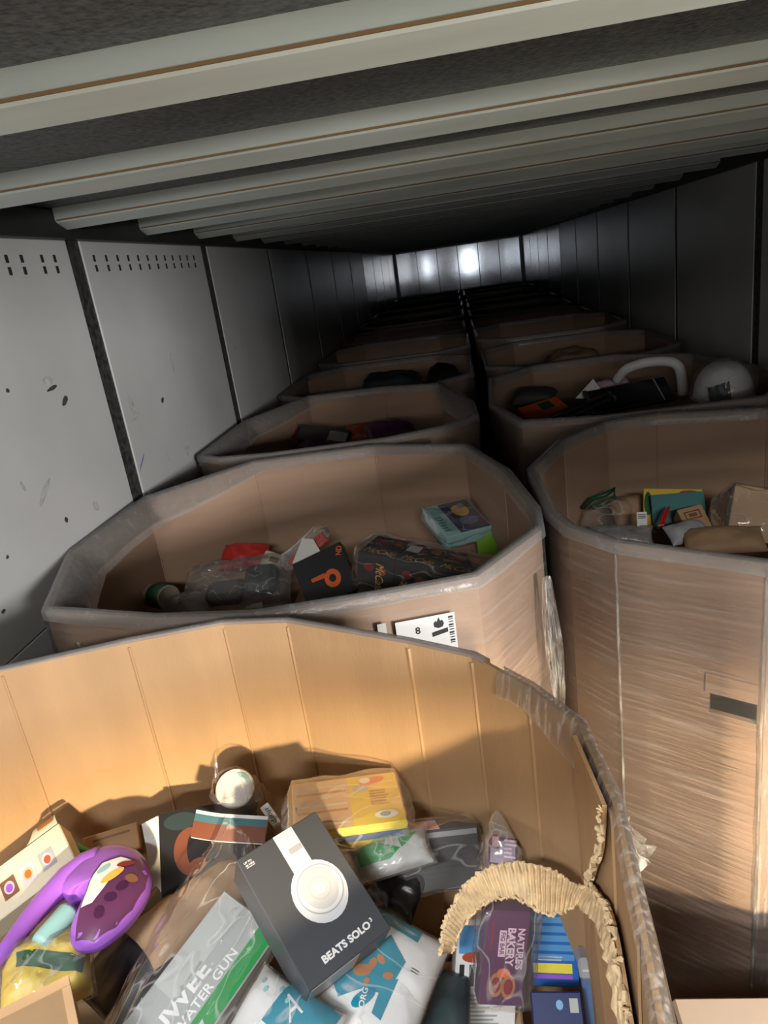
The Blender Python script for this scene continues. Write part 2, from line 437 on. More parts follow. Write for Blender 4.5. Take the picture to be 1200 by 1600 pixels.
def box_body(pts, ztop, t=0.014, ridges=True, hole=None, drop=None, m='cardboard'):
    """open corrugated sleeve with a floor; hole = (edge index, s0, s1, z0, z1)"""
    mb = MB(); n = len(pts); inn = offset_ring(pts, t)
    zt = [ztop + 0.006 * nz3(p[0] * 3, p[1] * 3, 0.3) - (drop[i] if drop else 0) for i, p in enumerate(pts)]
    for ring, rev in ((pts, False), (inn, True)):
        for i in range(n):
            j = (i + 1) % n; a, b = Vector(ring[i]), Vector(ring[j])
            def P(s, z): p = a.lerp(b, s); return (p.x, p.y, z if z is not None else zt[i] + (zt[j] - zt[i]) * s)
            if hole and hole[0] == i:
                _, s0, s1, z0, z1 = hole
                ss = (0, s0, s1, 1); zz = (0.01, z0, z1, None)
                for u in range(3):
                    for v in range(3):
                        if u == 1 and v == 1: continue
                        mb.add([P(ss[u], zz[v]), P(ss[u + 1], zz[v]), P(ss[u + 1], zz[v + 1]), P(ss[u], zz[v + 1])], [(3, 2, 1, 0) if rev else (0, 1, 2, 3)])
            else:
                mb.add([P(0, 0.01), P(1, 0.01), P(1, None), P(0, None)], [(3, 2, 1, 0) if rev else (0, 1, 2, 3)])
    for i in range(n):
        j = (i + 1) % n
        mb.add([(*pts[i], zt[i]), (*pts[j], zt[j]), (*inn[j], zt[j]), (*inn[i], zt[i])], [(0, 1, 2, 3)])
    if hole:
        i, s0, s1, z0, z1 = hole; j = (i + 1) % n
        A = [Vector(pts[i]).lerp(Vector(pts[j]), s) for s in (s0, s1)]; B = [Vector(inn[i]).lerp(Vector(inn[j]), s) for s in (s0, s1)]
        o = [(*A[0], z0), (*A[1], z0), (*A[1], z1), (*A[0], z1)]; q = [(*B[0], z0), (*B[1], z0), (*B[1], z1), (*B[0], z1)]
        mb.add(o + q, [(k, (k + 1) % 4, (k + 1) % 4 + 4, k + 4) for k in range(4)])
    tri = tessellate_polygon([[Vector((*p, 0)) for p in inn]])
    mb.add([(*p, 0.014) for p in inn], [tuple(q) for q in tri])
    mb.add([(*p, 0.0125) for p in pts], [tuple(reversed(q)) for q in tri])
    if ridges:
        cr = list(inn)
        if ridges == 2:
            for i in range(n):
                a, b = Vector(inn[i]), Vector(inn[(i + 1) % n])
                if (b - a).length > 0.2: cr.append(tuple(a.lerp(b, 0.45)))
        cen = Vector((sum(p[0] for p in pts) / n, sum(p[1] for p in pts) / n))
        for p in cr:
            p = Vector(p); d = (cen - p).normalized(); sd = Vector((-d.y, d.x))
            w, h = 0.0035, 0.0030
            ring = [p - sd * w, p + d * h - sd * 0.001, p + d * h + sd * 0.001, p + sd * w]
            zr = ztop - 0.012
            mb.add([(*q, 0.02) for q in ring] + [(*q, zr) for q in ring], [(k, k + 1, k + 5, k + 4) for k in range(3)] + [(4, 5, 6, 7)])
    return mb

def wrap_mesh(pts, ztop, off, z0, rows, step, amp, seed):
    ring = densify(pts, step); n = len(ring)
    ring = offset_ring(ring, -off); mb = MB(); v = []; f = []
    cen = Vector((sum(p[0] for p in ring) / n, sum(p[1] for p in ring) / n))
    for r in range(rows + 1):
        z = z0 + (ztop - z0) * r / rows
        for k, p in enumerate(ring):
            d = (Vector(p) - cen).normalized()
            e = amp * (nz3(p[0] * 2.5 + seed, p[1] * 2.5, z * 14 + 0.25 * p[0] * 14) + 0.6)
            v.append((p[0] + d.x * e, p[1] + d.y * e, z))
    for r in range(rows):
        for k in range(n):
            f.append((r * n + k, r * n + (k + 1) % n, (r + 1) * n + (k + 1) % n, (r + 1) * n + k))
    return mb.add(v, f)

def rim_mesh(pts, ztop, t, step, seed, wide=None):
    """film pulled over the rim and down inside"""
    ring = densify(pts, step); n = len(ring)
    rows = []
    def nzv(p): return 0.5 + 0.5 * nz3(p[0] * 4 + seed, p[1] * 4, seed * 0.7)
    wd = [0.005 + 0.012 * nzv(p) + (wide(p) if wide else 0) for p in ring]
    def off(ds):
        out = []
        for i in range(n):
            a, b = Vector(ring[i - 1]), Vector(ring[(i + 1) % n]); e = (b - a).normalized()
            out.append((ring[i][0] - e.y * ds[i], ring[i][1] + e.x * ds[i]))
        return out
    spec = [([-0.010] * n, [-0.014 - 0.012 * nzv(p) for p in ring]), ([-0.008] * n, [0.004] * n), ([t * 0.5] * n, [0.010] * n),
            ([t + 0.006] * n, [0.004] * n), ([t + w * 0.6 for w in wd], [-0.012 - w * 0.35 for w in wd]), ([t + w for w in wd], [-0.02 - w * 0.9 for w in wd])]
    v = []
    for ds, zs in spec:
        v += [(*p, ztop + z) for p, z in zip(off(ds), zs)]
    f = [(r * n + k, r * n + (k + 1) % n, (r + 1) * n + (k + 1) % n, (r + 1) * n + k) for r in range(len(spec) - 1) for k in range(n)]
    return MB().add(v, f)

ZB = CZ - 0.63                               # usual height of a box rim
def bulk_box(label, pts, ztop=ZB, hole=None, near=True, seed=0, wide=None, m='cardboard', wrap=True, ridges=True, t=0.014):
    pts = ccw(pts)
    cx = sum(p[0] for p in pts) / len(pts); cy = sum(p[1] for p in pts) / len(pts)
    e = thing('bulk_box', label, 'cardboard box', (cx, cy, 0.012), 'bulk boxes loaded in two rows')
    pl = [(p[0] - cx, p[1] - cy) for p in pts]
    zt = ztop - 0.012
    box_body(pl, zt, t=t, hole=hole, m=m, ridges=ridges).build('box_sleeve', m, e)
    if wrap:
        wrap_mesh(pl, zt - 0.01, 0.004, 0.03, 44 if near else 10, 0.07 if near else 0.3, 0.005, seed).build('stretch_wrap', 'stretch_film', e, True)
        wd = (lambda p: wide((p[0] + cx, p[1] + cy))) if wide else None
        rim_mesh(pl, zt, 0.014, 0.05 if near else 0.16, seed, wd).build('rim_wrap', 'rim_film', e, True)
    return e, cx, cy

L1 = [(-1.115, 0.62), (-1.06, 0.90), (-0.90, 1.083), (-0.682, 1.156), (-0.506, 1.200), (-0.375, 1.187), (-0.137, 1.074), (-0.03, 1.013),
      (0.051, 0.916), (0.108, 0.818), (0.123, 0.675), (0.114, 0.511), (0.10, 0.30), (0.06, 0.10), (-0.15, -0.05), (-0.55, -0.09), (-0.92, -0.04), (-1.09, 0.22)]
L2 = [(-0.995, 1.387), (-1.135, 1.762), (-1.125, 2.233), (-0.83, 2.580), (-0.36, 2.622), (-0.014, 2.470), (0.100, 2.11), (0.150, 1.744),
      (0.142, 1.609), (-0.015, 1.368), (-0.22, 1.320), (-0.477, 1.276), (-0.70, 1.300)]
R2 = [(0.163, 2.097), (0.292, 2.392), (0.475, 2.581), (0.66, 2.610), (1.007, 2.52), (1.24, 2.25), (1.295, 1.95), (1.28, 1.6), (1.1, 1.36), (0.85, 1.28),
      (0.530, 1.311), (0.284, 1.479), (0.202, 1.599), (0.172, 1.72)]
L3 = [(-1.113, 2.78), (-1.108, 3.43), (-0.889, 3.97), (-0.45, 3.975), (-0.127, 3.854), (0.022, 3.25), (0.035, 2.96), (-0.10, 2.80), (-0.33, 2.70), (-0.777, 2.665), (-1.0, 2.69)]
R3 = [(0.129, 3.87), (0.374, 4.134), (0.838, 4.178), (1.178, 3.886), (1.29, 3.32), (1.28, 3.0), (1.08, 2.725), (0.507, 2.70), (0.20, 2.78), (0.10, 3.2)]

near1, ax1, ay1 = bulk_box('open cardboard bulk box nearest the door, its right side torn open', L1, CZ - 0.60, seed=1, m='cardboard_fresh', wrap=False, ridges=1, t=0.006)
b2, ax2, ay2 = bulk_box('wrapped octagonal bulk box holding the coffee cartons, white shipping sheet on its front', L2, seed=2,
                        wide=lambda p: 0.055 * max(0, min(1, (-0.75 - p[0]) / 0.3)) + (0.03 if p[1] < 1.5 and p[0] < -0.3 else 0))
_r = ccw(R2); _i = [i for i in range(len(_r)) if {_r[i], _r[(i + 1) % len(_r)]} == {(0.284, 1.479), (0.530, 1.311)}][0]
_s = (0.66, 0.975) if _r[_i] == (0.284, 1.479) else (0.025, 0.34)
b3, ax3, ay3 = bulk_box('wrapped bulk box with a dark hand hole, standing right of the nearest box', R2, seed=3, hole=(_i, _s[0], _s[1], CZ - 1.005, CZ - 0.945),
                        wide=lambda p: 0.03 if p[1] < 1.6 else 0.0)
b4, ax4, ay4 = bulk_box('wrapped bulk box third from the door against the white left wall', L3, seed=4,
                        wide=lambda p: 0.05 * max(0, min(1, (-0.75 - p[0]) / 0.3)) + 0.05 * max(0, min(1, (p[0] + 0.15) / 0.1)))
b5, ax5, ay5 = bulk_box('wrapped bulk box holding the white domed helmet, on the right behind the hand-hole box', R3, CZ - 0.64, seed=5)

ORD = ['fourth', 'fifth', 'sixth', 'seventh', 'eighth', 'ninth', 'tenth', 'eleventh']
def octo(cx, cy, w, d, c):
    return [(cx - w / 2, cy - d / 2 + c), (cx - w / 2 + c, cy - d / 2), (cx + w / 2 - c, cy - d / 2), (cx + w / 2, cy - d / 2 + c),
            (cx + w / 2, cy + d / 2 - c), (cx + w / 2 - c, cy + d / 2), (cx - w / 2 + c, cy + d / 2), (cx - w / 2, cy + d / 2 - c)]
for i in range(8):
    for sd in (0, 1):
        cy = (4.66 if sd == 0 else 4.86) + 1.31 * i
        w = 1.17 if sd == 0 else 1.14
        cx = (-0.53 if sd == 0 else 0.70) + random.uniform(-0.015, 0.015)
        d = 1.27 if not (i == 7) else 1.2
        bulk_box('film-wrapped bulk box in the %s row of the dark trailer, %s from the door' % ('left' if sd == 0 else 'right', ORD[i]),
                 octo(cx, cy, w, d, 0.24), ZB + random.uniform(-0.035, 0.03), near=i < 2, seed=10 + i * 2 + sd)

# ------------------------------------------------------------------ goods: helpers
POSES = {
    'beats': ((-0.2868, 0.7680, 1.3767), (0.7330, 0.6802, -0.0069), (-0.5888, 0.6394, 0.4945), 0.1376, 0.1977),
    'yellow': ((-0.2710, 0.9823, 1.3496), (0.9650, 0.2389, -0.1085), (-0.2446, 0.9687, -0.0416), 0.1863, 0.1327),
    'pouch': ((-0.1983, 0.9133, 1.3033), (0.9669, 0.2361, 0.0967), (-0.2531, 0.8410, 0.4781), 0.1210, 0.0439),
    'darkbox': ((-0.1199, 0.9570, 1.2390), (0.9521, 0.2606, -0.1600), (0.0516, 0.3786, 0.9241), 0.1325, 0.1022),
    'snack': ((-0.0167, 0.9339, 1.2882), (0.9851, -0.1680, -0.0379), (0.1456, 0.6946, 0.7045), 0.0563, 0.0558),
    'book': ((-0.5406, 0.9919, 1.2490), (0.9150, 0.3719, -0.1562), (-0.2438, 0.8184, 0.5204), 0.1780, 0.1635),
    'mag': ((-0.4725, 0.9515, 1.3320), (0.9947, -0.0238, -0.0996), (0.0739, 0.8401, 0.5373), 0.1234, 0.0444),
    'tag': ((-0.4203, 1.0040, 1.3109), (0.6402, -0.6642, -0.3861), (0.7655, 0.5937, 0.2480), 0.0440, 0.0162),
    'gun': ((-0.4832, 0.7204, 1.2456), (0.5225, 0.8060, 0.2782), (-0.8473, 0.4543, 0.2752), 0.2670, 0.1134),
    'packa': ((-0.3382, 0.6306, 1.2723), (0.4504, 0.8328, 0.3218), (-0.8927, 0.4250, 0.1498), 0.1546, 0.1402),
    'packb': ((-0.2010, 0.7404, 1.2494), (0.9027, -0.2952, -0.3130), (0.3502, 0.9268, 0.1359), 0.1481, 0.1895),
    'fig': ((-0.0272, 0.8025, 1.2020), (-0.1939, -0.3339, -0.9225), (0.9616, 0.1216, -0.2462), 0.1434, 0.0678),
    'blue': ((0.0497, 0.8588, 1.1505), (0.9988, -0.0273, -0.0396), (0.0480, 0.5062, 0.8611), 0.0723, 0.1084),
    'navy': ((0.0400, 0.7251, 1.1687), (0.9998, -0.0067, -0.0168), (0.0154, 0.8049, 0.5932), 0.0711, 0.0810),
    'nutri': ((-0.0622, 0.8115, 1.1246), (0.9601, 0.1593, -0.2298), (0.1432, 0.4257, 0.8935), 0.0988, 0.2088),
    'bluecont': ((0.1072, 0.7685, 1.1467), (0.9998, -0.0169, 0.0134), (-0.0040, 0.4647, 0.8855), 0.0511, 0.1308),
    'food': ((-0.8674, 0.9106, 1.2757), (0.7659, 0.5796, 0.2783), (-0.6418, 0.6632, 0.3850), 0.1954, 0.0893),
    'carton': ((-0.6222, 0.5936, 1.3413), (0.8089, 0.5858, -0.0500), (-0.5639, 0.7970, 0.2165), 0.0977, 0.1157),
    'thin': ((-0.7676, 1.0466, 1.2209), (0.9159, 0.4006, -0.0265), (-0.2749, 0.6738, 0.6858), 0.1025, 0.0501),
    'orange': ((-0.7092, 0.7324, 1.2894), (0.8991, 0.4335, 0.0599), (-0.4316, 0.8556, 0.2857), 0.1120, 0.1002),
    'blackbag': ((-0.6260, 0.8333, 1.2027), (0.5413, 0.7816, 0.3099), (-0.8381, 0.5310, 0.1248), 0.1599, 0.1106),
    'mctop': ((-0.1688, 2.0193, 1.3711), (0.9070, -0.3916, -0.1547), (0.4053, 0.9116, 0.0682), 0.4132, 0.1640),
    'mcfront': ((-0.2094, 1.8992, 1.3212), (0.9352, -0.3012, -0.1863), (0.1960, 0.0019, 0.9806), 0.3598, 0.1295),
    'q': ((-0.4800, 1.9664, 1.3420), (0.9366, 0.1707, 0.3059), (-0.3411, 0.6430, 0.6857), 0.1660, 0.1671),
    'redbag': ((-0.8560, 2.3412, 1.2899), (0.9951, -0.0706, -0.0691), (0.0972, 0.8242, 0.5579), 0.2208, 0.1101),
    'redstrip': ((-0.5869, 2.2195, 1.3413), (0.7622, 0.4612, 0.4543), (-0.6413, 0.6338, 0.4325), 0.1616, 0.0414),
    'cream': ((-0.7365, 2.2993, 1.2799), (0.9259, -0.2043, -0.3178), (0.3582, 0.7423, 0.5662), 0.0828, 0.0583),
    'greybag': ((-0.8354, 2.1657, 1.2600), (0.9996, 0.0298, 0.0002), (-0.0264, 0.8805, 0.4733), 0.3876, 0.1894),
    'teal': ((-0.0745, 2.2954, 1.3724), (0.8703, 0.4903, -0.0460), (-0.4533, 0.8342, 0.3140), 0.1724, 0.1824),
    'green': ((0.0628, 2.2334, 1.2899), (0.9995, 0.0285, 0.0122), (-0.0302, 0.8071, 0.5896), 0.1562, 0.0863),
    'ybook': ((0.6204, 2.2606, 1.3369), (0.9837, -0.1687, -0.0628), (0.1493, 0.5698, 0.8081), 0.1794, 0.1429),
    'tcard': ((0.6263, 2.2177, 1.3442), (0.9857, -0.1649, 0.0358), (0.0700, 0.5923, 0.8027), 0.1585, 0.1257),
    'kraft': ((0.6420, 2.1061, 1.3587), (0.9826, 0.1441, 0.1172), (-0.1854, 0.7263, 0.6619), 0.0757, 0.0891),
    'wrapbox': ((0.8230, 2.0319, 1.3767), (0.9509, -0.2187, -0.2189), (0.2963, 0.4402, 0.8476), 0.2023, 0.1570),
    'blackpanel': ((0.7453, 3.4321, 1.4824), (0.9953, 0.0778, 0.0571), (-0.0955, 0.8803, 0.4647), 0.3852, 0.1651),
    'orangebox': ((0.3562, 3.4902, 1.4587), (0.9418, 0.3150, 0.1171), (-0.3347, 0.9104, 0.2433), 0.2033, 0.1312),
    'l3box': ((-0.7712, 3.6795, 1.4090), (0.9605, -0.2044, -0.1886), (0.2780, 0.7260, 0.6290), 0.2799, 0.0998),
}

def pose_of(k):
    c, ex, ey, w, h = POSES[k]
    ex = Vector(ex); ey = Vector(ey); n = ex.cross(ey)
    return Matrix(((ex.x, ey.x, n.x, c[0]), (ex.y, ey.y, n.y, c[1]), (ex.z, ey.z, n.z, c[2]), (0, 0, 0, 1))), w, h
def on_face(k, t, name, label, cat, group=None):
    """an Empty at the base of a thing whose upper face has the stored pose; t = its thickness"""
    M, w, h = pose_of(k)
    return thing(name, label, cat, M @ Matrix.Translation((0, 0, -t)), group), w, h
def carton(k, t, m, name, label, cat, c=0.0018, part='carton_body'):
    e, w, h = on_face(k, t, name, label, cat)
    MB().box(-w / 2, w / 2, -h / 2, h / 2, 0, t, c).build(part, m, e)
    return e, w, h
def rect(parent, x0, x1, y0, y1, z, m, name='print_panel'):
    return MB().add([(x0, y0, z), (x1, y0, z), (x1, y1, z), (x0, y1, z)], [(0, 1, 2, 3)]).build(name, m, parent)
def shape(parent, pts, z, m, name='print_shape'):
    return MB().poly(pts, z).build(name, m, parent)
def ell(cx, cy, rx, ry, n=28, rot=0.0):
    c, s = math.cos(rot), math.sin(rot)
    return [(cx + rx * math.cos(a) * c - ry * math.sin(a) * s, cy + rx * math.cos(a) * s + ry * math.sin(a) * c) for a in [2 * math.pi * k / n for k in range(n)]]
def ring_mesh(cx, cy, r0, r1, z, n=36, sq=1.0):
    v = [(cx + r * math.cos(2 * math.pi * k / n) * sq, cy + r * math.sin(2 * math.pi * k / n), z) for r in (r0, r1) for k in range(n)]
    return MB().add(v, [(k, (k + 1) % n, n + (k + 1) % n, n + k) for k in range(n)])
def bars(parent, x0, x1, y0, y1, z, count, m, name='small_print', vertical=False, seed=0):
    """rows of unreadable small print"""
    mb = MB(); rnd = random.Random(seed)
    for i in range(count):
        f0 = i / count; f1 = (i + 0.5) / count
        cut = rnd.uniform(0.6, 1.0)
        if vertical:
            a, b = x0 + (x1 - x0) * f0, x0 + (x1 - x0) * f1; ye = y1 - (y1 - y0) * cut
            mb.add([(a, ye, z), (b, ye, z), (b, y1, z), (a, y1, z)], [(0, 1, 2, 3)])
        else:
            a, b = y1 - (y1 - y0) * f0, y1 - (y1 - y0) * f1; xe = x0 + (x1 - x0) * cut
            mb.add([(x0, b, z), (xe, b, z), (xe, a, z), (x0, a, z)], [(0, 1, 2, 3)])
    return mb.build(name, m, parent)
def pillow_h(w, h, t, p=2.4, amp=0.0, fr=18.0, seed=0.0):
    def H(x, y):
        a = min(1, abs(2 * x / w)); b = min(1, abs(2 * y / h))
        k = max(0.0, (1 - a ** p) * (1 - b ** p)) ** 0.5
        r = nz3(x * fr + seed, y * fr, seed) + 0.5 * abs(nz3(x * fr * 2.3, y * fr * 2.3 + seed, 3.1))
        return t * k + amp * r * min(1.0, k * 3 + 0.15)
    return H
def pillow(parent, w, h, t, m, name, H=None, p=2.4, amp=0.0, fr=18.0, seed=0.0, n=22, under=0.6, z=0.0, smooth=True):
    """soft pouch: bulging top, flatter underside, pinched corners"""
    H = H or pillow_h(w, h, t, p, amp, fr, seed)
    mb = MB()
    def fn(sg):
        def g(u, v):
            x = (u - 0.5) * w; y = (v - 0.5) * h
            e = 1 - 0.05 * (1 - (2 * v - 1) ** 2) if abs(u - 0.5) > 0.499 else 1
            hz = H(x, y)
            return (x * e, y, z + (hz if sg else -hz * under))
        return g
    mb.grid(fn(True), n, n); mb.grid(fn(False), n, n)
    return mb.build(name, m, parent, smooth), (lambda x, y: z + H(x, y))
def patch(parent, pts, H, off, m, name='print_shape', rings=6):
    cx = sum(p[0] for p in pts) / len(pts); cy = sum(p[1] for p in pts) / len(pts); n = len(pts)
    v = [(cx, cy, H(cx, cy) + off)]; f = []
    for r in range(1, rings + 1):
        for p in pts:
            x = cx + (p[0] - cx) * r / rings; y = cy + (p[1] - cy) * r / rings; v.append((x, y, H(x, y) + off))
    for k in range(n): f.append((0, 1 + k, 1 + (k + 1) % n))
    for r in range(rings - 1):
        for k in range(n):
            f.append((1 + r * n + k, 1 + (r + 1) * n + k, 1 + (r + 1) * n + (k + 1) % n, 1 + r * n + (k + 1) % n))
    return MB().add(v, f).build(name, m, parent, True)
def dens(pts, k=5):
    out = []
    for i in range(len(pts)):
        a, b = pts[i], pts[(i + 1) % len(pts)]
        out += [(a[0] + (b[0] - a[0]) * j / k, a[1] + (b[1] - a[1]) * j / k) for j in range(k)]
    return out
def film_over(parent, x0, x1, y0, y1, z0, z1, m='bag_film', seed=0.0, amp=0.006, n=16, fin=0.02, name='clear_film'):
    """crinkled film closed over a box, flared into a fin at both ends"""
    mb = MB(); prof = []
    hy = (y1 - y0) / 2; cy = (y0 + y1) / 2; hz = (z1 - z0) / 2; cz = (z0 + z1) / 2
    def g(u, v):
        x = x0 - fin + (x1 - x0 + 2 * fin) * u
        a = 2 * math.pi * v
        ca, sa = math.cos(a), math.sin(a)
        k = (abs(ca) ** 6 + abs(sa) ** 6) ** (-1 / 6)
        e = 1.0
        if x < x0: e = 1 - 0.9 * (x0 - x) / fin
        if x > x1: e = 1 - 0.9 * (x - x1) / fin
        d = 1 + amp / max(0.01, min(hy, hz)) * (0.35 + nz3(x * 22 + seed, ca * 2.2, sa * 2.2 + seed))
        return (x, cy + hy * ca * k * d * (0.35 + 0.65 * e), cz + hz * sa * k * d * e)
    mb.grid(g, n, 40)
    return mb.build(name, m, parent, True)

# ------------------------------------------------------------------ details of the five near boxes
# nearest box: torn inner layer and curled flap on its right side, film over its rim
def xr_of(y):
    pts = [(0.818, 0.099), (0.675, 0.1145), (0.511, 0.1055), (0.30, 0.0915), (0.2, 0.075)]
    for (a, xa), (b, xb) in zip(pts, pts[1:]):
        if y >= b: return xa + (xb - xa) * (a - y) / (a - b)
    return 0.075
tear = [(0.672, -0.604), (0.680, -0.64), (0.690, -0.68), (0.705, -0.715), (0.722, -0.742), (0.735, -0.768), (0.757, -0.808), (0.738, -0.800), (0.7205, -0.784), (0.700, -0.774), (0.684, -0.759), (0.660, -0.749),
        (0.634, -0.736), (0.613, -0.729), (0.594, -0.727), (0.565, -0.727), (0.538, -0.733), (0.506, -0.738), (0.45, -0.735), (0.40, -0.71), (0.36, -0.66), (0.34, -0.604)]
out = [(0.80, -1.25), (0.80, -0.604)] + tear + [(0.24, -0.604), (0.24, -1.25)]
tri = tessellate_polygon([[Vector((p[0], p[1], 0)) for p in out]])
inv1 = Matrix.Translation((-ax1, -ay1, -0.012))
def loc1(p): return (p[0] - ax1, p[1] - ay1, p[2] - 0.012)
v = [loc1((xr_of(p[0]) - 0.004, p[0], CZ + p[1])) for p in out] + [loc1((xr_of(p[0]) - 0.009, p[0], CZ + p[1])) for p in out]
k = len(out)
MB().add(v, [tuple(reversed(t)) for t in tri] + [tuple(i + k for i in t) for t in tri] + [(i, (i + 1) % k, (i + 1) % k + k, i + k) for i in range(k)]).build('torn_liner', 'cardboard_fresh', near1)
# ragged corrugated edge along the tear
rnd = random.Random(3); pts = []
for (a, b), (c, d) in zip(tear, tear[1:]):
    L = math.hypot(c - a, d - b); m_ = max(2, int(L / 0.0035))
    for i in range(m_):
        y = a + (c - a) * i / m_; z = b + (d - b) * i / m_
        pts.append(loc1((xr_of(y) - 0.010 + rnd.uniform(-0.005, 0.003), y + rnd.uniform(-0.004, 0.004), CZ + z + rnd.uniform(-0.003, 0.006))))
MB().tube(pts, [rnd.uniform(0.0015, 0.0048) * min(1, 0.3 + i_ / 12) for i_, _ in enumerate(pts)], 6).build('ragged_edge', 'cardboard_torn', near1)
up = [(-0.1160, 0.7576, 1.2700), (-0.1092, 0.7682, 1.3000), (-0.0992, 0.7745, 1.3250), (-0.0829, 0.7815, 1.3500), (-0.0655, 0.7841, 1.3700), (-0.0431, 0.7871, 1.3880), (-0.0110, 0.7874, 1.4000), (0.0280, 0.7835, 1.4000), (0.0567, 0.7738, 1.3940), (0.0835, 0.7572, 1.3880), (0.1090, 0.7460, 1.3880)]
lo = [(-0.1013, 0.7797, 1.2450), (-0.0940, 0.7775, 1.2700), (-0.0826, 0.7833, 1.2900), (-0.0673, 0.7813, 1.3150), (-0.0510, 0.7790, 1.3350), (-0.0317, 0.7719, 1.3550), (-0.0049, 0.7605, 1.3700), (0.0240, 0.7393, 1.3720), (0.0463, 0.7314, 1.3700), (0.0702, 0.7416, 1.3700), (0.0983, 0.7492, 1.3750)]
def cr(P, t):
    n_ = len(P) - 1; i = min(int(t * n_), n_ - 1); s = t * n_ - i
    p0, p1, p2, p3 = (Vector(P[max(0, min(n_, i + q))]) for q in (-1, 0, 1, 2))
    return 0.5 * ((2 * p1) + (p2 - p0) * s + (2 * p0 - 5 * p1 + 4 * p2 - p3) * s * s + (3 * p1 - p0 - 3 * p2 + p3) * s ** 3)
nrm = Vector((0, -0.35, 0.94))
def flute(off, wob):
    def g(u, v):
        a = cr(up, u); b = cr(lo, u)
        v2 = v * (1 + 0.10 * nz3(u * 40, 0, 1.7)) if v > 0.8 else v
        p = a.lerp(b, v2)
        p = p + nrm * (off + wob * math.sin(u * 2 * math.pi * 38 + 1.5 * nz3(u * 7, 0, 3) + 0.8 * nz3(u * 5, v * 3, 8)) * (0.5 + 0.5 * nz3(u * 9, v * 3, 0.4) + 0.3) + 0.006 * math.sin(v * math.pi))
        return loc1(p)
    return g
MB().grid(flute(0.0, 0.0034), 304, 8).build('curled_flap', 'cardboard_torn', near1)
MB().grid(flute(-0.007, 0.0), 80, 6).build('flap_liner', 'cardboard_fresh', near1)
for P, rr in ((up, 0.004), (lo, 0.0028)):
    pts = []
    for i in range(150):
        p = cr(P, i / 149) + Vector((rnd.uniform(-1, 1), rnd.uniform(-1, 1), rnd.uniform(-1, 1))) * 0.0028
        pts.append(loc1(p - nrm * 0.003))
    MB().tube(pts, [rnd.uniform(0.4, 1.0) * rr for _ in pts], 6).build('ragged_edge', 'cardboard_torn', near1)
# the lower crumpled strip of the tear, bent inward
def crum(u, v):
    i = 6 + u * 12; a = int(i); s = i - a
    y = tear[a][0] + (tear[a + 1][0] - tear[a][0]) * s; z = tear[a][1] + (tear[a + 1][1] - tear[a][1]) * s
    w = 0.030 * (1 - 0.5 * u) * v
    return loc1((xr_of(y) - 0.013 - w * 0.45 - 0.004 * nz3(u * 22, v * 2, 1) * v, y - w * 0.2, CZ + z - w + 0.005 * nz3(u * 26, v * 3, 5) ))
MB().grid(crum, 90, 6).build('crumpled_liner', 'cardboard_torn', near1)
# clear film along the rim of the nearest box
ringf = [p for p in densify(ccw(L1), 0.03)]
def rimfilm(sel, width_in, drop_in, drop_out, name, m, seed):
    pts = [p for p in ringf if sel(p)]
    pts.sort(key=lambda p: math.atan2(p[1] + 0.5, p[0] - ax1))
    n_ = len(pts); v = []; f = []
    for i, p in enumerate(pts):
        a = Vector(pts[max(0, i - 1)]); b = Vector(pts[min(n_ - 1, i + 1)]); e = (b - a).normalized(); nin = Vector((-e.y, e.x))
        q = nz3(p[0] * 9, p[1] * 9, seed)
        wi = width_in * (0.9 + 0.7 * q)
        for d, z in ((-0.007, -drop_out * (1 + 0.4 * q)), (-0.006, 0.002), (0.000, 0.006), (0.007, 0.003), (0.010 + wi * 0.5, -drop_in * 0.35), (0.011 + wi, -drop_in * (1 + 0.5 * q))):
            v.append(loc1((p[0] + nin.x * d, p[1] + nin.y * d, CZ - 0.60 + z)))
    for i in range(n_ - 1):
        for k_ in range(5): f.append((i * 6 + k_, (i + 1) * 6 + k_, (i + 1) * 6 + k_ + 1, i * 6 + k_ + 1))
    MB().add(v, f).build(name, m, near1, True)
rimfilm(lambda p: p[0] > 0.0 and p[1] > 0.66, 0.008, 0.05, 0.05, 'rim_wrap', 'bunched_film', 2.0)
rimfilm(lambda p: p[0] > 0.0 and 0.25 < p[1] < 0.69, 0.001, 0.008, 0.10, 'rim_wrap', 'bunched_film', 5.0)
rimfilm(lambda p: p[0] <= 0.01 and p[1] > 0.5, -0.004, 0.003, 0.05, 'rim_wrap', 'rim_film', 7.0)
wrap_mesh([(p[0] - ax1, p[1] - ay1) for p in ccw(L1)], CZ - 0.63, 0.006, 0.03, 30, 0.06, 0.006, 31).build('stretch_wrap', 'stretch_film', near1, True)
def tuft(parent, base, tips, m, name, org):
    """torn film end: crinkled fan from base to tips"""
    b = Vector(base); T = [Vector(t) for t in tips]
    def g(u, v):
        i = min(int(u * (len(T) - 1)), len(T) - 2); s = u * (len(T) - 1) - i
        p = b.lerp(T[i].lerp(T[i + 1], s), v)
        q = 0.010 * v * Vector((nz3(u * 9, v * 4, 1), nz3(u * 9, v * 4, 7), nz3(u * 9, v * 4, 13)))
        p = p + q
        return (p.x - org[0], p.y - org[1], p.z - org[2])
    MB().grid(g, 24, 10).build(name, m, parent, True)
o1 = (ax1, ay1, 0.012)
tuft(near1, (0.1224, 0.6691, 1.5600), [(0.1355, 0.6713, 1.5800), (0.1532, 0.6916, 1.5200), (0.1661, 0.6822, 1.5200), (0.1520, 0.6885, 1.5000), (0.1605, 0.6786, 1.5000), (0.1354, 0.6821, 1.4800)], 'bunched_film', 'film_tuft', o1)
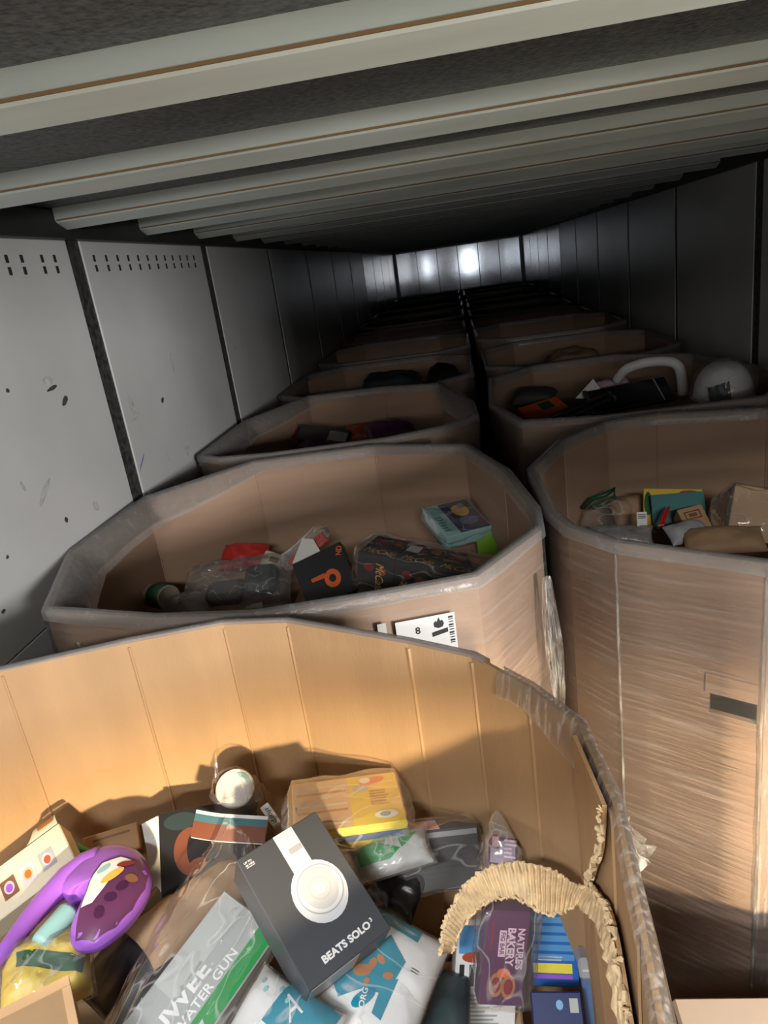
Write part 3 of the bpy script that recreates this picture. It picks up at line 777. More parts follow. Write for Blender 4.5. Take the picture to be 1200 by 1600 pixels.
tuft(near1, (-0.7753, 1.1768, 1.5850), [(-0.8064, 1.1827, 1.5900), (-0.8022, 1.1890, 1.5600), (-0.7848, 1.1730, 1.5450), (-0.7635, 1.1715, 1.5700)], 'bunched_film', 'film_tuft', o1)
tuft(near1, (0.1118, 0.7728, 1.5400), [(0.1045, 0.7769, 1.5400), (0.1093, 0.7841, 1.5100), (0.1154, 0.7879, 1.4800), (0.1200, 0.7778, 1.5200)], 'bunched_film', 'film_tuft', o1)

# coffee box: white shipping sheet on its front
i0 = Vector((-0.22, 1.320)); i1 = Vector((-0.015, 1.368))
ed = (i1 - i0).normalized(); no = Vector((ed.y, -ed.x))
def sheet(parent, org, a, s0, s1, z0, z1, m, off, name):
    p = [a + ed * s0 + no * off, a + ed * s1 + no * off]
    return MB().add([(p[0].x - org[0], p[0].y - org[1], z0), (p[1].x - org[0], p[1].y - org[1], z0), (p[1].x - org[0], p[1].y - org[1], z1), (p[0].x - org[0], p[0].y - org[1], z1)], [(0, 1, 2, 3)]).build(name, m, parent)
lz = CZ - 0.012
sh = sheet(b2, (ax2, ay2), i0, 0.025, 0.150, lz - 0.84, lz - 0.690, 'white', 0.016, 'shipping_sheet')
for q in range(11):
    zq = lz - 0.697 - q * 0.006
    sheet(sh, (ax2, ay2), i0, 0.136, 0.146, zq - (0.002 if q % 3 else 0.004), zq, 'ink', 0.0168, 'barcode_bar')
# flame mark and a figure on the sheet
def on_sheet(pts):
    out_ = []
    for s, z in pts:
        p = i0 + ed * (0.025 + s) + no * 0.0168; out_.append((p.x - ax2, p.y - ay2, lz - 0.690 - z))
    return out_
fl = [(0.088, 0.030), (0.080, 0.026), (0.079, 0.018), (0.084, 0.012), (0.086, 0.016), (0.091, 0.005), (0.094, 0.014), (0.098, 0.012), (0.101, 0.020), (0.098, 0.028)]
MB().add(on_sheet(fl), [tuple(range(len(fl)))]).build('flame_mark', 'ink', sh)
fl = [(0.074, 0.038), (0.108, 0.032), (0.108, 0.042), (0.074, 0.048)]
MB().add(on_sheet(fl), [(0, 1, 2, 3)]).build('flame_base', 'ink', sh)
v_, f_ = text_data('8', 0, 0.02)
MB().add(on_sheet([(0.045 + x * 0.022, 0.028 - y_ * 0.022) for x, y_, _ in v_]), f_).build('lettering', 'ink', sh)
sheet(b2, (ax2, ay2), i0, -0.012, 0.006, lz - 0.80, lz - 0.686, 'white', 0.016, 'shipping_sheet')
# bunched film in the gap between the coffee box and the hand-hole box
cen2 = (ax2, ay2, 0.012)
def bunch(u, v):
    z = CZ - 0.72 - 0.42 * v; w = 0.035 * math.sin(math.pi * min(1, v * 0.9 + 0.12)) + 0.006
    x = 0.140 + 0.012 * v + (u - 0.5) * w + 0.004 * nz3(u * 30, v * 3, 2); y = 1.535 - 0.02 * v + 0.012 * nz3(u * 14, v * 5, 6)
    return (x - cen2[0], y - cen2[1], z - cen2[2])
MB().grid(bunch, 28, 24).build('bunched_wrap', 'bunched_film', b2, True)
# hand hole of the right box: dark slot with its folded flap above
h0 = Vector((0.284, 1.479)); h1 = Vector((0.530, 1.311)); he = (h1 - h0).normalized(); hn = Vector((he.y, -he.x))
def hpt(s, z, off): p = h0 + he * s + hn * off; return (p.x - ax3, p.y - ay3, z - 0.012)
hs0, hs1 = 0.195, 0.292
mbh = MB()
for za, zb, oa, ob in ((CZ - 0.896, CZ - 0.941, 0.002, 0.003),):
    a = [hpt(hs0 - 0.004, za, oa), hpt(hs1, za, oa), hpt(hs1, zb, ob), hpt(hs0 - 0.004, zb, ob)]
    b = [hpt(hs0 - 0.004, za, oa + 0.003), hpt(hs1, za, oa + 0.003), hpt(hs1, zb, ob + 0.003), hpt(hs0 - 0.004, zb, ob + 0.003)]
    mbh.add(a + b, [(0, 1, 2, 3), (4, 5, 6, 7)] + [(q, (q + 1) % 4, (q + 1) % 4 + 4, q + 4) for q in range(4)])
mbh.build('hand_hole_flap', 'cardboard', b3)
for px, py in ((0.284, 1.479), (0.530, 1.311)):
    pts = [(px - ax3 + 0.0015 * nz3(q, px, 1), py - 0.006 - ay3 + 0.002 * nz3(q * 0.7, 3, px), 0.25 + (CZ - 0.65 - 0.25) * q / 40) for q in range(41)]
    MB().tube(pts, 0.004, 6).build('film_ridge', 'bunched_film', b3, True)
# pale upright tape strip and a torn film patch inside the right box
def tape(u, v):
    p = Vector((0.530, 1.311)) + Vector((0.32, -0.031)).normalized() * (0.004 + 0.10 * u); return (p.x - ax3, p.y - 0.008 - ay3, 0.3 + (CZ - 0.66 - 0.3) * v)
MB().grid(tape, 3, 20).build('film_tail', 'bunched_film', b3, True)

# ------------------------------------------------------------------ goods underneath, seen through the gaps
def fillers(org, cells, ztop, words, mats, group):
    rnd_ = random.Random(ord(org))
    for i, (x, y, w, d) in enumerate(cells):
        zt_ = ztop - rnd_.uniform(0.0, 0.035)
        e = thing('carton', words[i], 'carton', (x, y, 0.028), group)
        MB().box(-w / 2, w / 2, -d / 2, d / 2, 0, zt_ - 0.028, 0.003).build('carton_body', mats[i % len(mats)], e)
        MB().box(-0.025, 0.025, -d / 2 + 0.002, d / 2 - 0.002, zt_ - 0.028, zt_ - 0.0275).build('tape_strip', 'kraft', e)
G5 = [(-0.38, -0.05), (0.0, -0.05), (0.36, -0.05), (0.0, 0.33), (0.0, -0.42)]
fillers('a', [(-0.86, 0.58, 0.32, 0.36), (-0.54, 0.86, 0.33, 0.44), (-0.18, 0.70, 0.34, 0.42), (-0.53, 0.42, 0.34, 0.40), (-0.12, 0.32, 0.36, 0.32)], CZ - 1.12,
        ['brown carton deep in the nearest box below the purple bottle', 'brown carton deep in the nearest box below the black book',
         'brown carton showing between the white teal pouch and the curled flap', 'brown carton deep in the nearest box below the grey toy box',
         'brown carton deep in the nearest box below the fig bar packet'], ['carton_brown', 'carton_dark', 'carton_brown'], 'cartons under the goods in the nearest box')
fillers('b', [(-0.86, 1.88, 0.40, 0.44), (-0.44, 2.10, 0.40, 0.60), (-0.09, 2.05, 0.20, 0.42), (-0.40, 1.60, 0.42, 0.34)], CZ - 0.985,
        ['brown carton under the grey clear bag in the coffee box', 'brown carton under the red bags in the coffee box', 'brown carton under the green box in the coffee box',
         'brown carton under the black box with the orange ring'], ['carton_brown'], 'cartons under the goods in the coffee box')
fillers('c', [(0.48, 2.05, 0.28, 0.42), (0.82, 2.12, 0.36, 0.50), (1.00, 1.70, 0.24, 0.26), (0.72, 1.68, 0.30, 0.28)], CZ - 0.99,
        ['brown carton under the green strap in the hand-hole box', 'brown carton under the teal card in the hand-hole box', 'brown carton at the right wall in the hand-hole box',
         'brown carton at the front of the hand-hole box'], ['carton_brown'], 'cartons under the goods in the hand-hole box')
fillers('d', [(-0.78, 3.25, 0.36, 0.50), (-0.38, 3.28, 0.36, 0.66)], CZ - 0.89,
        ['dark carton below the grey taped box, third box on the left', 'dark carton right of the grey taped box, third box on the left'], ['carton_dark'], 'cartons in the third left box')
fillers('e', [(0.42, 3.42, 0.44, 0.70), (0.88, 3.42, 0.42, 0.84)], CZ - 0.80,
        ['dark carton under the orange and green box on the right', 'dark carton under the black board and helmet on the right'], ['carton_dark', 'carton_brown'], 'cartons in the helmet box')

# white film-wrapped carton on the floor right of the nearest box
e = thing('wrapped_carton', 'pale film-wrapped carton in the bottom right corner, below the hand-hole box', 'carton', (0.62, 0.66, 0.012))
MB().box(-0.35, 0.55, -0.55, 0.36, 0, CZ - 1.385, 0.006).build('carton_body', 'peach_pale', e)
film_over(e, -0.345, 0.545, -0.56, 0.37, 0.02, CZ - 1.372, 'bunched_film', 2.0, 0.012, 40, 0.012)

# ------------------------------------------------------------------ goods in the nearest box
# headphone box
e, w, h = carton('beats', 0.075, 'charcoal', 'headphone_box', 'dark grey headphone box lying on top, silver headphone on its face', 'box', part='box_body')
z = 0.0756
band = rect(e, -0.008, 0.024, 0.028, h / 2 - 0.001, z, 'silver', 'headband_picture')
rect(band, 0.002, 0.023, 0.062, 0.071, z + 0.0002, 'silver_dark', 'headband_shade')
cup = shape(e, ell(0.011, -0.002, 0.040, 0.044), z + 0.0004, 'silver', 'earcup_picture')
ring_mesh(0.013, 0.000, 0.0325, 0.0345, z + 0.0006, 40).build('earcup_groove', 'silver_dark', cup)
shape(cup, ell(0.013, 0.001, 0.027, 0.029), z + 0.0008, 'silver_mid', 'earcup_plate')
ring_mesh(0.013, 0.001, 0.0150, 0.0157, z + 0.0010, 32).build('earcup_groove', 'silver_dark', cup)
ring_mesh(0.0135, -0.0005, 0.0035, 0.0060, z + 0.0012, 24).build('emblem_bowl', 'white', cup)
rect(cup, 0.0075, 0.0098, -0.001, 0.0105, z + 0.0012, 'white', 'emblem_stem')
lettering(e, 'BEATS SOLO', 0.006, -0.0775, z, 0.080, 'white', rot=1.5, height=0.0105, bold=0.045)
lettering(e, '3', 0.0500, -0.0735, z, 0.0036, 'white', rot=1.5, height=0.0055, bold=0.03)
lettering(e, 'UP TO', -0.0555, 0.0875, z, 0.012, 'white', height=0.0030, bold=0.03)
lettering(e, '40 HRS', -0.0545, 0.0830, z, 0.014, 'white', height=0.0030, bold=0.03)
rect(e, -0.061, -0.048, 0.0795, 0.0803, z, 'white', 'small_print')
MB().box(-w / 2 + 0.004, w / 2 - 0.055, -h / 2 - 0.0006, -h / 2, 0.012, 0.072).build('side_panel', 'silver_dark', e)

# yellow picture boxes in film
e, w, h = carton('yellow', 0.045, 'yellow', 'picture_box', 'yellow and peach picture box wrapped in clear film behind the headphones', 'box', part='box_body')
z = 0.0456
rect(e, -w / 2 + 0.002, 0.005, -h / 2 + 0.002, h / 2 - 0.004, z, 'peach', 'picture_panel')
for q in range(7):
    rect(e, -w / 2 + 0.008, 0.0, -h / 2 + 0.012 + q * 0.016, -h / 2 + 0.0175 + q * 0.016, z + 0.0003, ('cream', 'peach', 'nut')[q % 3], 'picture_stripe')
shape(e, ell(0.048, 0.046, 0.024, 0.010, rot=0.3), z, 'orange', 'picture_spot')
shape(e, ell(0.036, 0.050, 0.010, 0.008), z + 0.0003, 'paper', 'picture_spot')
shape(e, ell(0.026, 0.028, 0.014, 0.009), z, 'grey_pale', 'picture_spot')
bars(e, 0.040, 0.082, -0.022, 0.020, z, 6, 'nut', seed=4)
p_ = shape(e, ell(0.062, -0.044, 0.020, 0.010), z, 'paper', 'picture_spot')
shape(p_, ell(0.060, -0.044, 0.009, 0.006), z + 0.0003, 'grey_print', 'picture_spot')
MB().box(-w / 2, w / 2, -h / 2 - 0.0008, -h / 2, 0.018, 0.030).build('side_band', 'steel_blue', e)
MB().box(-w / 2, w / 2, -h / 2 - 0.0008, -h / 2, 0.031, 0.043).build('side_band', 'yellow_bright', e)
film_over(e, -w / 2, w / 2, -h / 2 - 0.008, h / 2 + 0.008, -0.004, 0.054, 'bag_film', 1.0, 0.003, 22, 0.02)

# green and white pouch
e, w, h = on_face('pouch', 0.02, 'snack_pouch', 'clear and green glossy pouch sticking out under the yellow picture box', 'pouch')
_, H = pillow(e, w * 1.1, h * 1.35, 0.022, 'grey_pale', 'pouch_body', amp=0.005, fr=40, seed=3, z=0.006)
patch(e, dens([(-0.055, 0.022), (-0.03, 0.026), (0.02, 0.0), (0.0, -0.012), (-0.05, -0.010)]), H, 0.001, 'green')
patch(e, dens([(0.018, 0.018), (0.052, 0.020), (0.030, 0.004), (0.022, 0.000)]), H, 0.001, 'green')
pillow(e, w * 1.18, h * 1.5, 0.026, 'cloudy_film', 'clear_film', amp=0.006, fr=45, seed=8, z=0.006, n=26)

# dark carton in film
e, w, h = carton('darkbox', 0.055, 'carton_dark', 'wrapped_box', 'dark grey carton wrapped in clear film beside the yellow picture box', 'box', part='box_body')
MB().box(-w / 2 + 0.02, 0.0, h / 2, h / 2 + 0.0008, 0.012, 0.05).build('side_label', 'pale_pink', e)
rect(e, -w / 2 + 0.003, w / 2 - 0.003, h / 2 - 0.012, h / 2 - 0.003, 0.0555, 'silver_dark', 'edge_stripe')
bars(e, -w / 2 + 0.008, w / 2 - 0.01, -h / 2 + 0.02, h / 2 - 0.02, 0.0555, 7, 'charcoal', seed=5)
film_over(e, -w / 2, w / 2, -h / 2 - 0.003, h / 2 + 0.005, 0, 0.062, 'bag_film', 4.0, 0.005, 20, 0.015)

# pointed clear bag with snack bars
e, w, h = on_face('snack', 0.02, 'snack_bag', 'small pointed clear bag of dark snack bars against the far side of the near box', 'bag')
MB().box(-0.022, 0.026, -0.03, 0.012, 0.0, 0.016, 0.004).build('snack_bar', 'plum', e)
MB().box(-0.018, -0.002, -0.005, 0.016, 0.012, 0.022, 0.003).build('snack_bar', 'dark_red', e)
bars(e, 0.004, 0.024, -0.02, 0.010, 0.0166, 5, 'pale_pink', seed=2)
v = []
def cone(u, vv):
    a = 2 * math.pi * u; r = (1 - vv) ** 0.7 * 0.042 * (1 + 0.18 * nz3(math.cos(a) * 2, math.sin(a) * 2, vv * 6)) + 0.0015
    return (r * math.cos(a) - 0.012 * vv + 0.003, -0.04 + 0.092 * vv, 0.010 + r * 0.62 * math.sin(a) + 0.02 * vv)
MB().grid(cone, 28, 14).build('clear_film', 'cloudy_film', e, True)

# lidded cup in a bag
cd = Vector((0.10, -0.50, 0.86)).normalized()
cm = cd.to_track_quat('Z', 'Y').to_matrix().to_4x4(); ctop = Vector((-0.4902, 1.0383, 1.3450)) ; 
e = thing('cup', 'cup with a round white lid in a crumpled clear bag by the far wall', 'cup', Matrix.Translation(ctop - cd * 0.10) @ cm)
MB().lathe([(0.0, 0.0), (0.024, 0.0), (0.030, 0.088), (0.0305, 0.092)]).build('cup_body', 'carton_dark', e, True)
ld = MB().lathe([(0.0345, 0.088), (0.0355, 0.091), (0.0355, 0.097), (0.0335, 0.100), (0.031, 0.0995), (0.0, 0.0985)]).build('lid', 'white', e)
shape(ld, [(0.008 + 0.022 * math.cos(a), 0.004 + 0.022 * math.sin(a)) for a in [0.0 + 1.7 * q / 14 for q in range(15)]] + [(0.012 + 0.010 * math.cos(a), 0.004 + 0.012 * math.sin(a)) for a in [1.7 - 1.7 * q / 14 for q in range(15)]], 0.1008, 'mint', 'lid_print')
def bagc(u, vv):
    a = 2 * math.pi * u; r = (0.037 + 0.016 * (1 - vv)) * (1 + 0.14 * nz3(math.cos(a) * 3, math.sin(a) * 3, vv * 5)) * (1.0 if vv < 0.86 else 1 - (vv - 0.86) * 2.2)
    return (r * math.cos(a) - 0.004 - 0.02 * max(0, vv - 0.8), r * math.sin(a), -0.01 + 0.13 * vv)
MB().grid(bagc, 34, 14).build('clear_film', 'cloudy_film', e, True)
MB().grid(lambda u, vv: (-0.030 - 0.012 * u * (1 - vv), 0.020 + 0.05 * vv + 0.004 * nz3(u * 5, vv * 5, 2), 0.085 + 0.030 * vv + 0.004 * nz3(u * 5, vv * 5, 9)), 4, 8).build('bag_corner', 'cloudy_film', e, True)

# black-covered book with fanned pages
e, w, h = on_face('book', 0.036, 'book', 'thick black-covered book with fanned white pages and a red crescent on its cover', 'book')
MB().box(-w / 2, w / 2, -h / 2, h / 2, 0.031, 0.036, 0.001).build('front_cover', 'black_print', e)
MB().box(-w / 2, w / 2, -h / 2, h / 2, 0, 0.003, 0.001).build('back_cover', 'black_print', e)
for q in range(7):
    zz = 0.0035 + q * 0.0039; o_ = 0.006 + 0.026 * (1 - q / 6)
    MB().grid(lambda u, vv: (-w / 2 - o_ * (0.25 + 0.75 * vv) + (w - 0.004 + o_) * u, -h / 2 + 0.002 + (h - 0.004) * vv, zz + 0.003 * math.sin(math.pi * u)), 6, 6).build('page_leaf', 'paper', e, True)
    MB().box(-w / 2 + 0.004, w / 2 - 0.002, -h / 2 + 0.002, h / 2 - 0.002, zz, zz + 0.0034).build('page_block', 'paper', e)
cres = [(-0.035 + 0.030 * math.cos(a), 0.004 + 0.042 * math.sin(a)) for a in [math.radians(d) for d in range(70, 291, 10)]] + [(-0.026 + 0.016 * math.cos(a), 0.004 + 0.034 * math.sin(a)) for a in [math.radians(d) for d in range(280, 79, -10)]]
shape(e, cres, 0.0366, 'rust_dim', 'cover_picture')
shape(e, ell(-0.028, -0.024, 0.020, 0.012, rot=0.5), 0.0369, 'rust_dim', 'cover_picture')
shape(e, ell(-0.050, 0.060, 0.030, 0.016), 0.0366, 'slate', 'cover_picture')

# folded magazine with blue and orange bands
e, w, h = on_face('mag', 0.007, 'magazine', 'curled magazine with white, blue and orange bands in front of the cup', 'magazine')
def magf(y0, y1, zo, m, name):
    return MB().grid(lambda u, v_: ((u - 0.5) * w, y0 + (y1 - y0) * v_, 0.007 + zo + 0.030 * max(0, 0.35 - u) ** 1.5 * 3), 16, 2).build(name, m, e, True)
magf(-h / 2, h / 2 - 0.002, -0.006, 'paper', 'back_pages'); magf(-h / 2, h / 2, 0.0, 'paper', 'cover')
magf(h / 2 - 0.018, h / 2 - 0.006, 0.0006, 'teal_dim', 'print_band'); magf(-h / 2, h / 2 - 0.018, 0.0006, 'rust_dim', 'print_band')

# marker packet
e, w, h = carton('tag', 0.012, 'white', 'marker_packet', 'small white packet with dark handwriting letters beside the cup', 'packet', 0.001, 'packet_body')
lettering(e, 'sharp', 0.002, 0, 0.0124, 0.034, 'ink', height=0.011, shear=0.3)

# toy water gun box in a big clear bag
e, w, h = on_face('gun', 0.05, 'toy_box', 'grey and green toy water gun box inside a big loose clear bag', 'box')
MB().box(-w / 2 - 0.04, w / 2, -h / 2, h / 2, 0, 0.05, 0.002).build('box_body', 'grey_print', e)
z = 0.0506
rect(e, -0.02, w / 2 - 0.002, 0.012, h / 2 - 0.002, z, 'grey_pale', 'print_panel')
rect(e, -w / 2 - 0.036, w / 2 - 0.012, -h / 2 + 0.002, -h / 2 + 0.030, z, 'green', 'print_band')
shape(e, [(-0.04, -h / 2 + 0.006), (-0.02, -h / 2 + 0.006), (-0.012, -h / 2 + 0.02), (-0.03, -h / 2 + 0.02)], z + 0.0003, 'grey_pale', 'print_shape')
lx, ly = -0.0123, 0.0064; mx_, my_ = 0.0156, -0.0167
lettering(e, 'UWEE', lx, ly, z, 0.105, 'white', height=0.024, bold=0.03)
lettering(e, 'WATER GUN', mx_, my_, z, 0.125, 'white', height=0.014, bold=0.015)
lc = [(-0.1290, 0.0788), (-0.0263, 0.1107), (0.0768, 0.1336), (0.1544, 0.1385), (0.2182, 0.1322)]
rc = [(-0.0323, -0.0851), (0.0494, -0.0653), (0.1197, -0.0587), (0.1691, -0.0172), (0.2135, 0.0594)]
lc = [(*p, 0.0) for p in lc]; rc = [(*p, 0.0) for p in rc]
def bigbag(u, vv):
    a = cr(lc, u); b = cr(rc, u); p = a.lerp(b, vv)
    z_ = 0.058 + 0.020 * math.sin(math.pi * min(1, vv * 1.6)) * (1 - 0.4 * u) - 0.035 * max(0, 1 - vv * 5) - 0.02 * max(0, vv * 6 - 5)
    z_ += 0.014 * abs(nz3(u * 3 + 1, vv * 9, 3)) + 0.006 * nz3(u * 14, vv * 20, 9) + 0.03 * max(0, u - 0.8) * 5 * (1 - vv)
    return (p.x, p.y, z_)
MB().grid(bigbag, 60, 44).build('clear_bag', 'bag_film', e, True)
e = thing('brown_paper_roll', 'crumpled brown paper seen through the bag between black book and toy box', 'paper', (-0.5361, 0.8905, 1.2200))
pillow(e, 0.22, 0.10, 0.035, 'carton_brown', 'paper_body', amp=0.008, fr=22, seed=6).__class__
e.rotation_euler = (0.1, 0.1, 0.9)

# white pouch with a teal panel and a letter
e, w, h = on_face('packa', 0.02, 'teal_white_pouch', 'glossy white pouch with a teal corner and white script letter, below the headphones', 'pouch')
_, H = pillow(e, w, h, 0.030, 'white', 'pouch_body', amp=0.004, fr=24, seed=12, z=-0.004, p=3.5)
lx, ly = 0.0474, -0.0045
patch(e, dens([(lx - 0.040, -h / 2 + 0.004), (w / 2 - 0.004, -h / 2 + 0.004), (w / 2 - 0.004, ly + 0.020), (lx - 0.030, ly + 0.026)]), H, 0.0012, 'teal')
lettering(e, 'A', lx, ly, 0.0022, 0.022, 'white', rot=-24, height=0.032, shear=0.25, fn=H)
for q, (a, b) in enumerate(((0.058, 0.050), (0.050, 0.040), (0.060, 0.020), (0.052, 0.004))):
    patch(e, ell(a, b, 0.004, 0.003), H, 0.0012, 'mint', rings=2)
pillow(e, w * 1.04, h * 1.04, 0.035, 'bag_film', 'clear_film', amp=0.006, fr=28, seed=15, z=-0.004, p=3.5, n=26)

# white pouch with teal print and nuts
e, w, h = on_face('packb', 0.02, 'nut_pouch', 'white pouch with teal print and brown nuts, right of the headphone box', 'pouch')
_, H = pillow(e, w, h, 0.026, 'white', 'pouch_body', amp=0.003, fr=22, seed=22, z=-0.004, p=4)
def bq(pts): return dens(pts)
patch(e, bq([(-0.0458, 0.0921), (0.0290, 0.0876), (0.0281, 0.0665), (-0.0473, 0.0696)]), H, 0.0014, 'teal')
patch(e, bq([(-0.0616, -0.0352), (-0.0115, 0.0565), (0.0227, 0.0301), (0.0155, -0.0201), (-0.0193, -0.0285), (-0.0446, -0.0521)]), H, 0.0014, 'teal')
patch(e, bq([(0.0037, -0.0115), (0.0222, 0.0053), (0.0205, -0.0526), (0.0056, -0.0497)]), H, 0.0016, 'teal')
for q, (cx_, cy_, r_) in enumerate(((-0.0290, -0.0065, 0.014), (-0.0194, 0.0078, 0.009), (-0.0108, 0.0180, 0.008), (0.0074, 0.0024, 0.008), (-0.0176, -0.0176, 0.006))):
    patch(e, ell(cx_, cy_, r_, r_ * 0.62, 12, 0.6 + q), H, 0.0026, 'nut', 'nut_picture', 2)
lx, ly = -0.0125, -0.0386
patch(e, ell(lx, ly, 0.019, 0.0085, 20, 1.0), H, 0.0026, 'teal')
lettering(e, 'ORG', lx, ly, 0.0036, 0.026, 'white', rot=100, height=0.008, fn=H, bold=0.02)
lx, ly = 0.0393, 0.0242
for q in (-1, 1): patch(e, dens([(lx - 0.006, ly + q * 0.002), (lx + 0.006, ly + q * 0.002), (lx + 0.006, ly + q * 0.002 + 0.001), (lx - 0.006, ly + q * 0.002 + 0.001)], 2), H, 0.002, 'ink', 'small_print', 2)
pillow(e, w * 1.03, h * 1.03, 0.031, 'bag_film', 'clear_film', amp=0.005, fr=30, seed=25, z=-0.004, p=4, n=26)

# fig bar box in film
e, w, h = carton('fig', 0.032, 'plum', 'fig_bar_box', 'purple fig bar box in clear film under the curled cardboard flap', 'box', part='box_body')
z = 0.0326
lettering(e, "NATURE'S", -0.016, 0.022, z, 0.062, 'pale_pink', height=0.0115, bold=0.035)
lettering(e, 'BAKERY', -0.018, 0.007, z, 0.058, 'pale_pink', height=0.0125, bold=0.035)
rect(e, -0.043, -0.003, -0.0115, -0.0008, z, 'pale_pink', 'name_plate')
lettering(e, 'FIG BAR', -0.023, -0.006, z + 0.0004, 0.034, 'plum', height=0.007, bold=0.02)
bars(e, -0.055, 0.012, -0.026, -0.021, z, 1, 'dark_red', seed=1)
for cx_, cy_ in ((0.040, -0.010), (0.042, 0.009)):
    ring_mesh(cx_, cy_, 0.0070, 0.0108, z, 24, 1.7).build('biscuit_picture', 'nut', e)
    shape(e, ell(cx_, cy_, 0.011, 0.0062), z + 0.0002, 'dark_red', 'filling_picture')
shape(e, ell(0.021, 0.000, 0.007, 0.010), z + 0.0004, 'orange', 'filling_picture')
film_over(e, -w / 2, w / 2, -h / 2 - 0.007, h / 2 + 0.014, -0.004, 0.041, 'bag_film', 7.0, 0.004, 22, 0.018)

# blue box with stripes
e, w, h = carton('blue', 0.045, 'blue', 'blue_box', 'blue striped box with a yellow band, right of the fig bars', 'box', part='box_body')
z = 0.0456
for q in range(5): rect(e, -w / 2 + 0.004, w / 2 - 0.006, h / 2 - 0.016 - q * 0.0135, h / 2 - 0.007 - q * 0.0135, z, 'blue_light', 'print_stripe')
rect(e, -w / 2 + 0.002, w / 2 - 0.010, -h / 2 + 0.020, -h / 2 + 0.034, z, 'yellow_bright', 'print_band')
rect(e, -w / 2 + 0.002, w / 2 - 0.010, -h / 2 + 0.012, -h / 2 + 0.018, z, 'purple', 'print_band')
bars(e, -w / 2 + 0.010, w / 2 - 0.014, -h / 2 + 0.036, -h / 2 + 0.044, z, 2, 'white', seed=9)
e, w, h = carton('navy', 0.04, 'navy', 'navy_box', 'dark navy box just below the blue striped box', 'box', part='box_body')
shape(e, ell(0.004, h / 2 - 0.016, 0.005, 0.006), 0.0406, 'blue_light', 'print_shape'); rect(e, 0.018, 0.030, h / 2 - 0.025, h / 2 - 0.008, 0.0406, 'grey_print', 'print_panel')
# white box with nutrition print
e, w, h = carton('nutri', 0.03, 'white', 'label_box', 'white box with dense small print, left of the fig bars', 'box', part='box_body')
z = 0.0306
rect(e, -w / 2 + 0.004, w / 2 - 0.04, h / 2 - 0.050, h / 2 - 0.008, z, 'blue_light', 'picture_panel')
shape(e, ell(-0.022, h / 2 - 0.055, 0.018, 0.008), z + 0.0003, 'rust', 'picture_spot')
bars(e, -w / 2 + 0.006, w / 2 - 0.03, h / 2 - 0.105, h / 2 - 0.066, z, 4, 'ink', seed=3, vertical=True)
bars(e, -w / 2 + 0.004, w / 2 - 0.02, -h / 2 + 0.005, h / 2 - 0.11, z, 16, 'grey_print', seed=6, vertical=False)
# blue tub with pale lid
e, w, h = on_face('bluecont', 0.04, 'storage_tub', 'steel blue tub with a pale lid against the torn right side', 'tub')
MB().box(-w / 2, w / 2, -h / 2, h / 2 - 0.03, 0, 0.04, 0.006).build('tub_body', 'steel_blue', e)
MB().box(-w / 2 - 0.002, w / 2 + 0.002, h / 2 - 0.03, h / 2, -0.002, 0.042, 0.004).build('lid', 'silver_dark', e)
MB().box(-w / 2 + 0.003, w / 2 - 0.003, h / 2 - 0.017, h / 2 - 0.014, 0.042, 0.0435).build('lid_rib', 'silver', e)
# dark pouch at the bottom edge
e = thing('dark_pouch', 'dark slate pouch at the bottom edge between white pouch and small-print box', 'pouch', (-0.1286, 0.7589, 1.1400))
pillow(e, 0.09, 0.13, 0.03, 'slate', 'pouch_body', amp=0.008, fr=26, seed=43)

# black crinkled bag beside the pouch
e = thing('black_bag', 'crinkled black plastic bag under the dark wrapped carton', 'bag', (-0.2099, 0.9338, 1.2000))
pillow(e, 0.11, 0.085, 0.028, 'black_plastic', 'bag_body', amp=0.010, fr=34, seed=41)
e.rotation_euler = (0.35, 0, -0.4)

# white food box with pictures
e, w, h = on_face('food', 0.05, 'food_box', 'long white food box with three square pictures at the left edge', 'box')
MB().box(-w / 2, w / 2, -h / 2, h / 2, 0, 0.05, 0.002).build('box_body', 'cream', e)
z = 0.0506
for u_, (cx_, cy_), m1, m2 in ((0, (-0.0133, -0.0047), 'brown_print', 'purple'), (1, (0.0212, -0.0044), 'pale_pink', 'orange'), (2, (0.0576, -0.0038), 'silver_dark', 'rust')):
    p_ = rect(e, cx_ - 0.013, cx_ + 0.013, cy_ - 0.018, cy_ + 0.018, z, m1, 'picture_panel')
    shape(p_, ell(cx_, cy_, 0.009, 0.012), z + 0.0003, 'pale_pink' if u_ != 1 else 'peach', 'picture_spot'); shape(p_, ell(cx_, cy_ - 0.001, 0.006, 0.008), z + 0.0006, m2, 'picture_spot')
def lid(u, vv):
    x = w / 2 - 0.062 + 0.060 * u
    return (x, h / 2 + 0.034 * math.sin(vv * 1.35) * min(1, 3.2 * u + 0.15), 0.05 - 0.030 * (1 - math.cos(vv * 1.35)))
MB().grid(lid, 16, 10).build('open_flap', 'cream', e, True)
MB().grid(lambda u, vv: tuple(Vector(lid(0.42 + 0.5 * u, 0.25 + 0.6 * vv)) + Vector((0, 0.0004, 0.0012))), 8, 6).build('flap_picture', 'nut', e, True)
# plain brown carton in the lower left corner
e, w, h = carton('carton', 0.07, 'kraft', 'taped_carton', 'small brown carton with taped edges in the bottom left corner', 'carton')
MB().box(-w / 2 - 0.0006, w / 2 + 0.0006, h / 2 - 0.013, h / 2 + 0.0008, 0.055, 0.0708).build('tape_strip', 'peach', e)
MB().box(w / 2 - 0.010, w / 2 + 0.0008, -h / 2, h / 2 - 0.014, 0.055, 0.0708).build('tape_strip', 'peach', e)
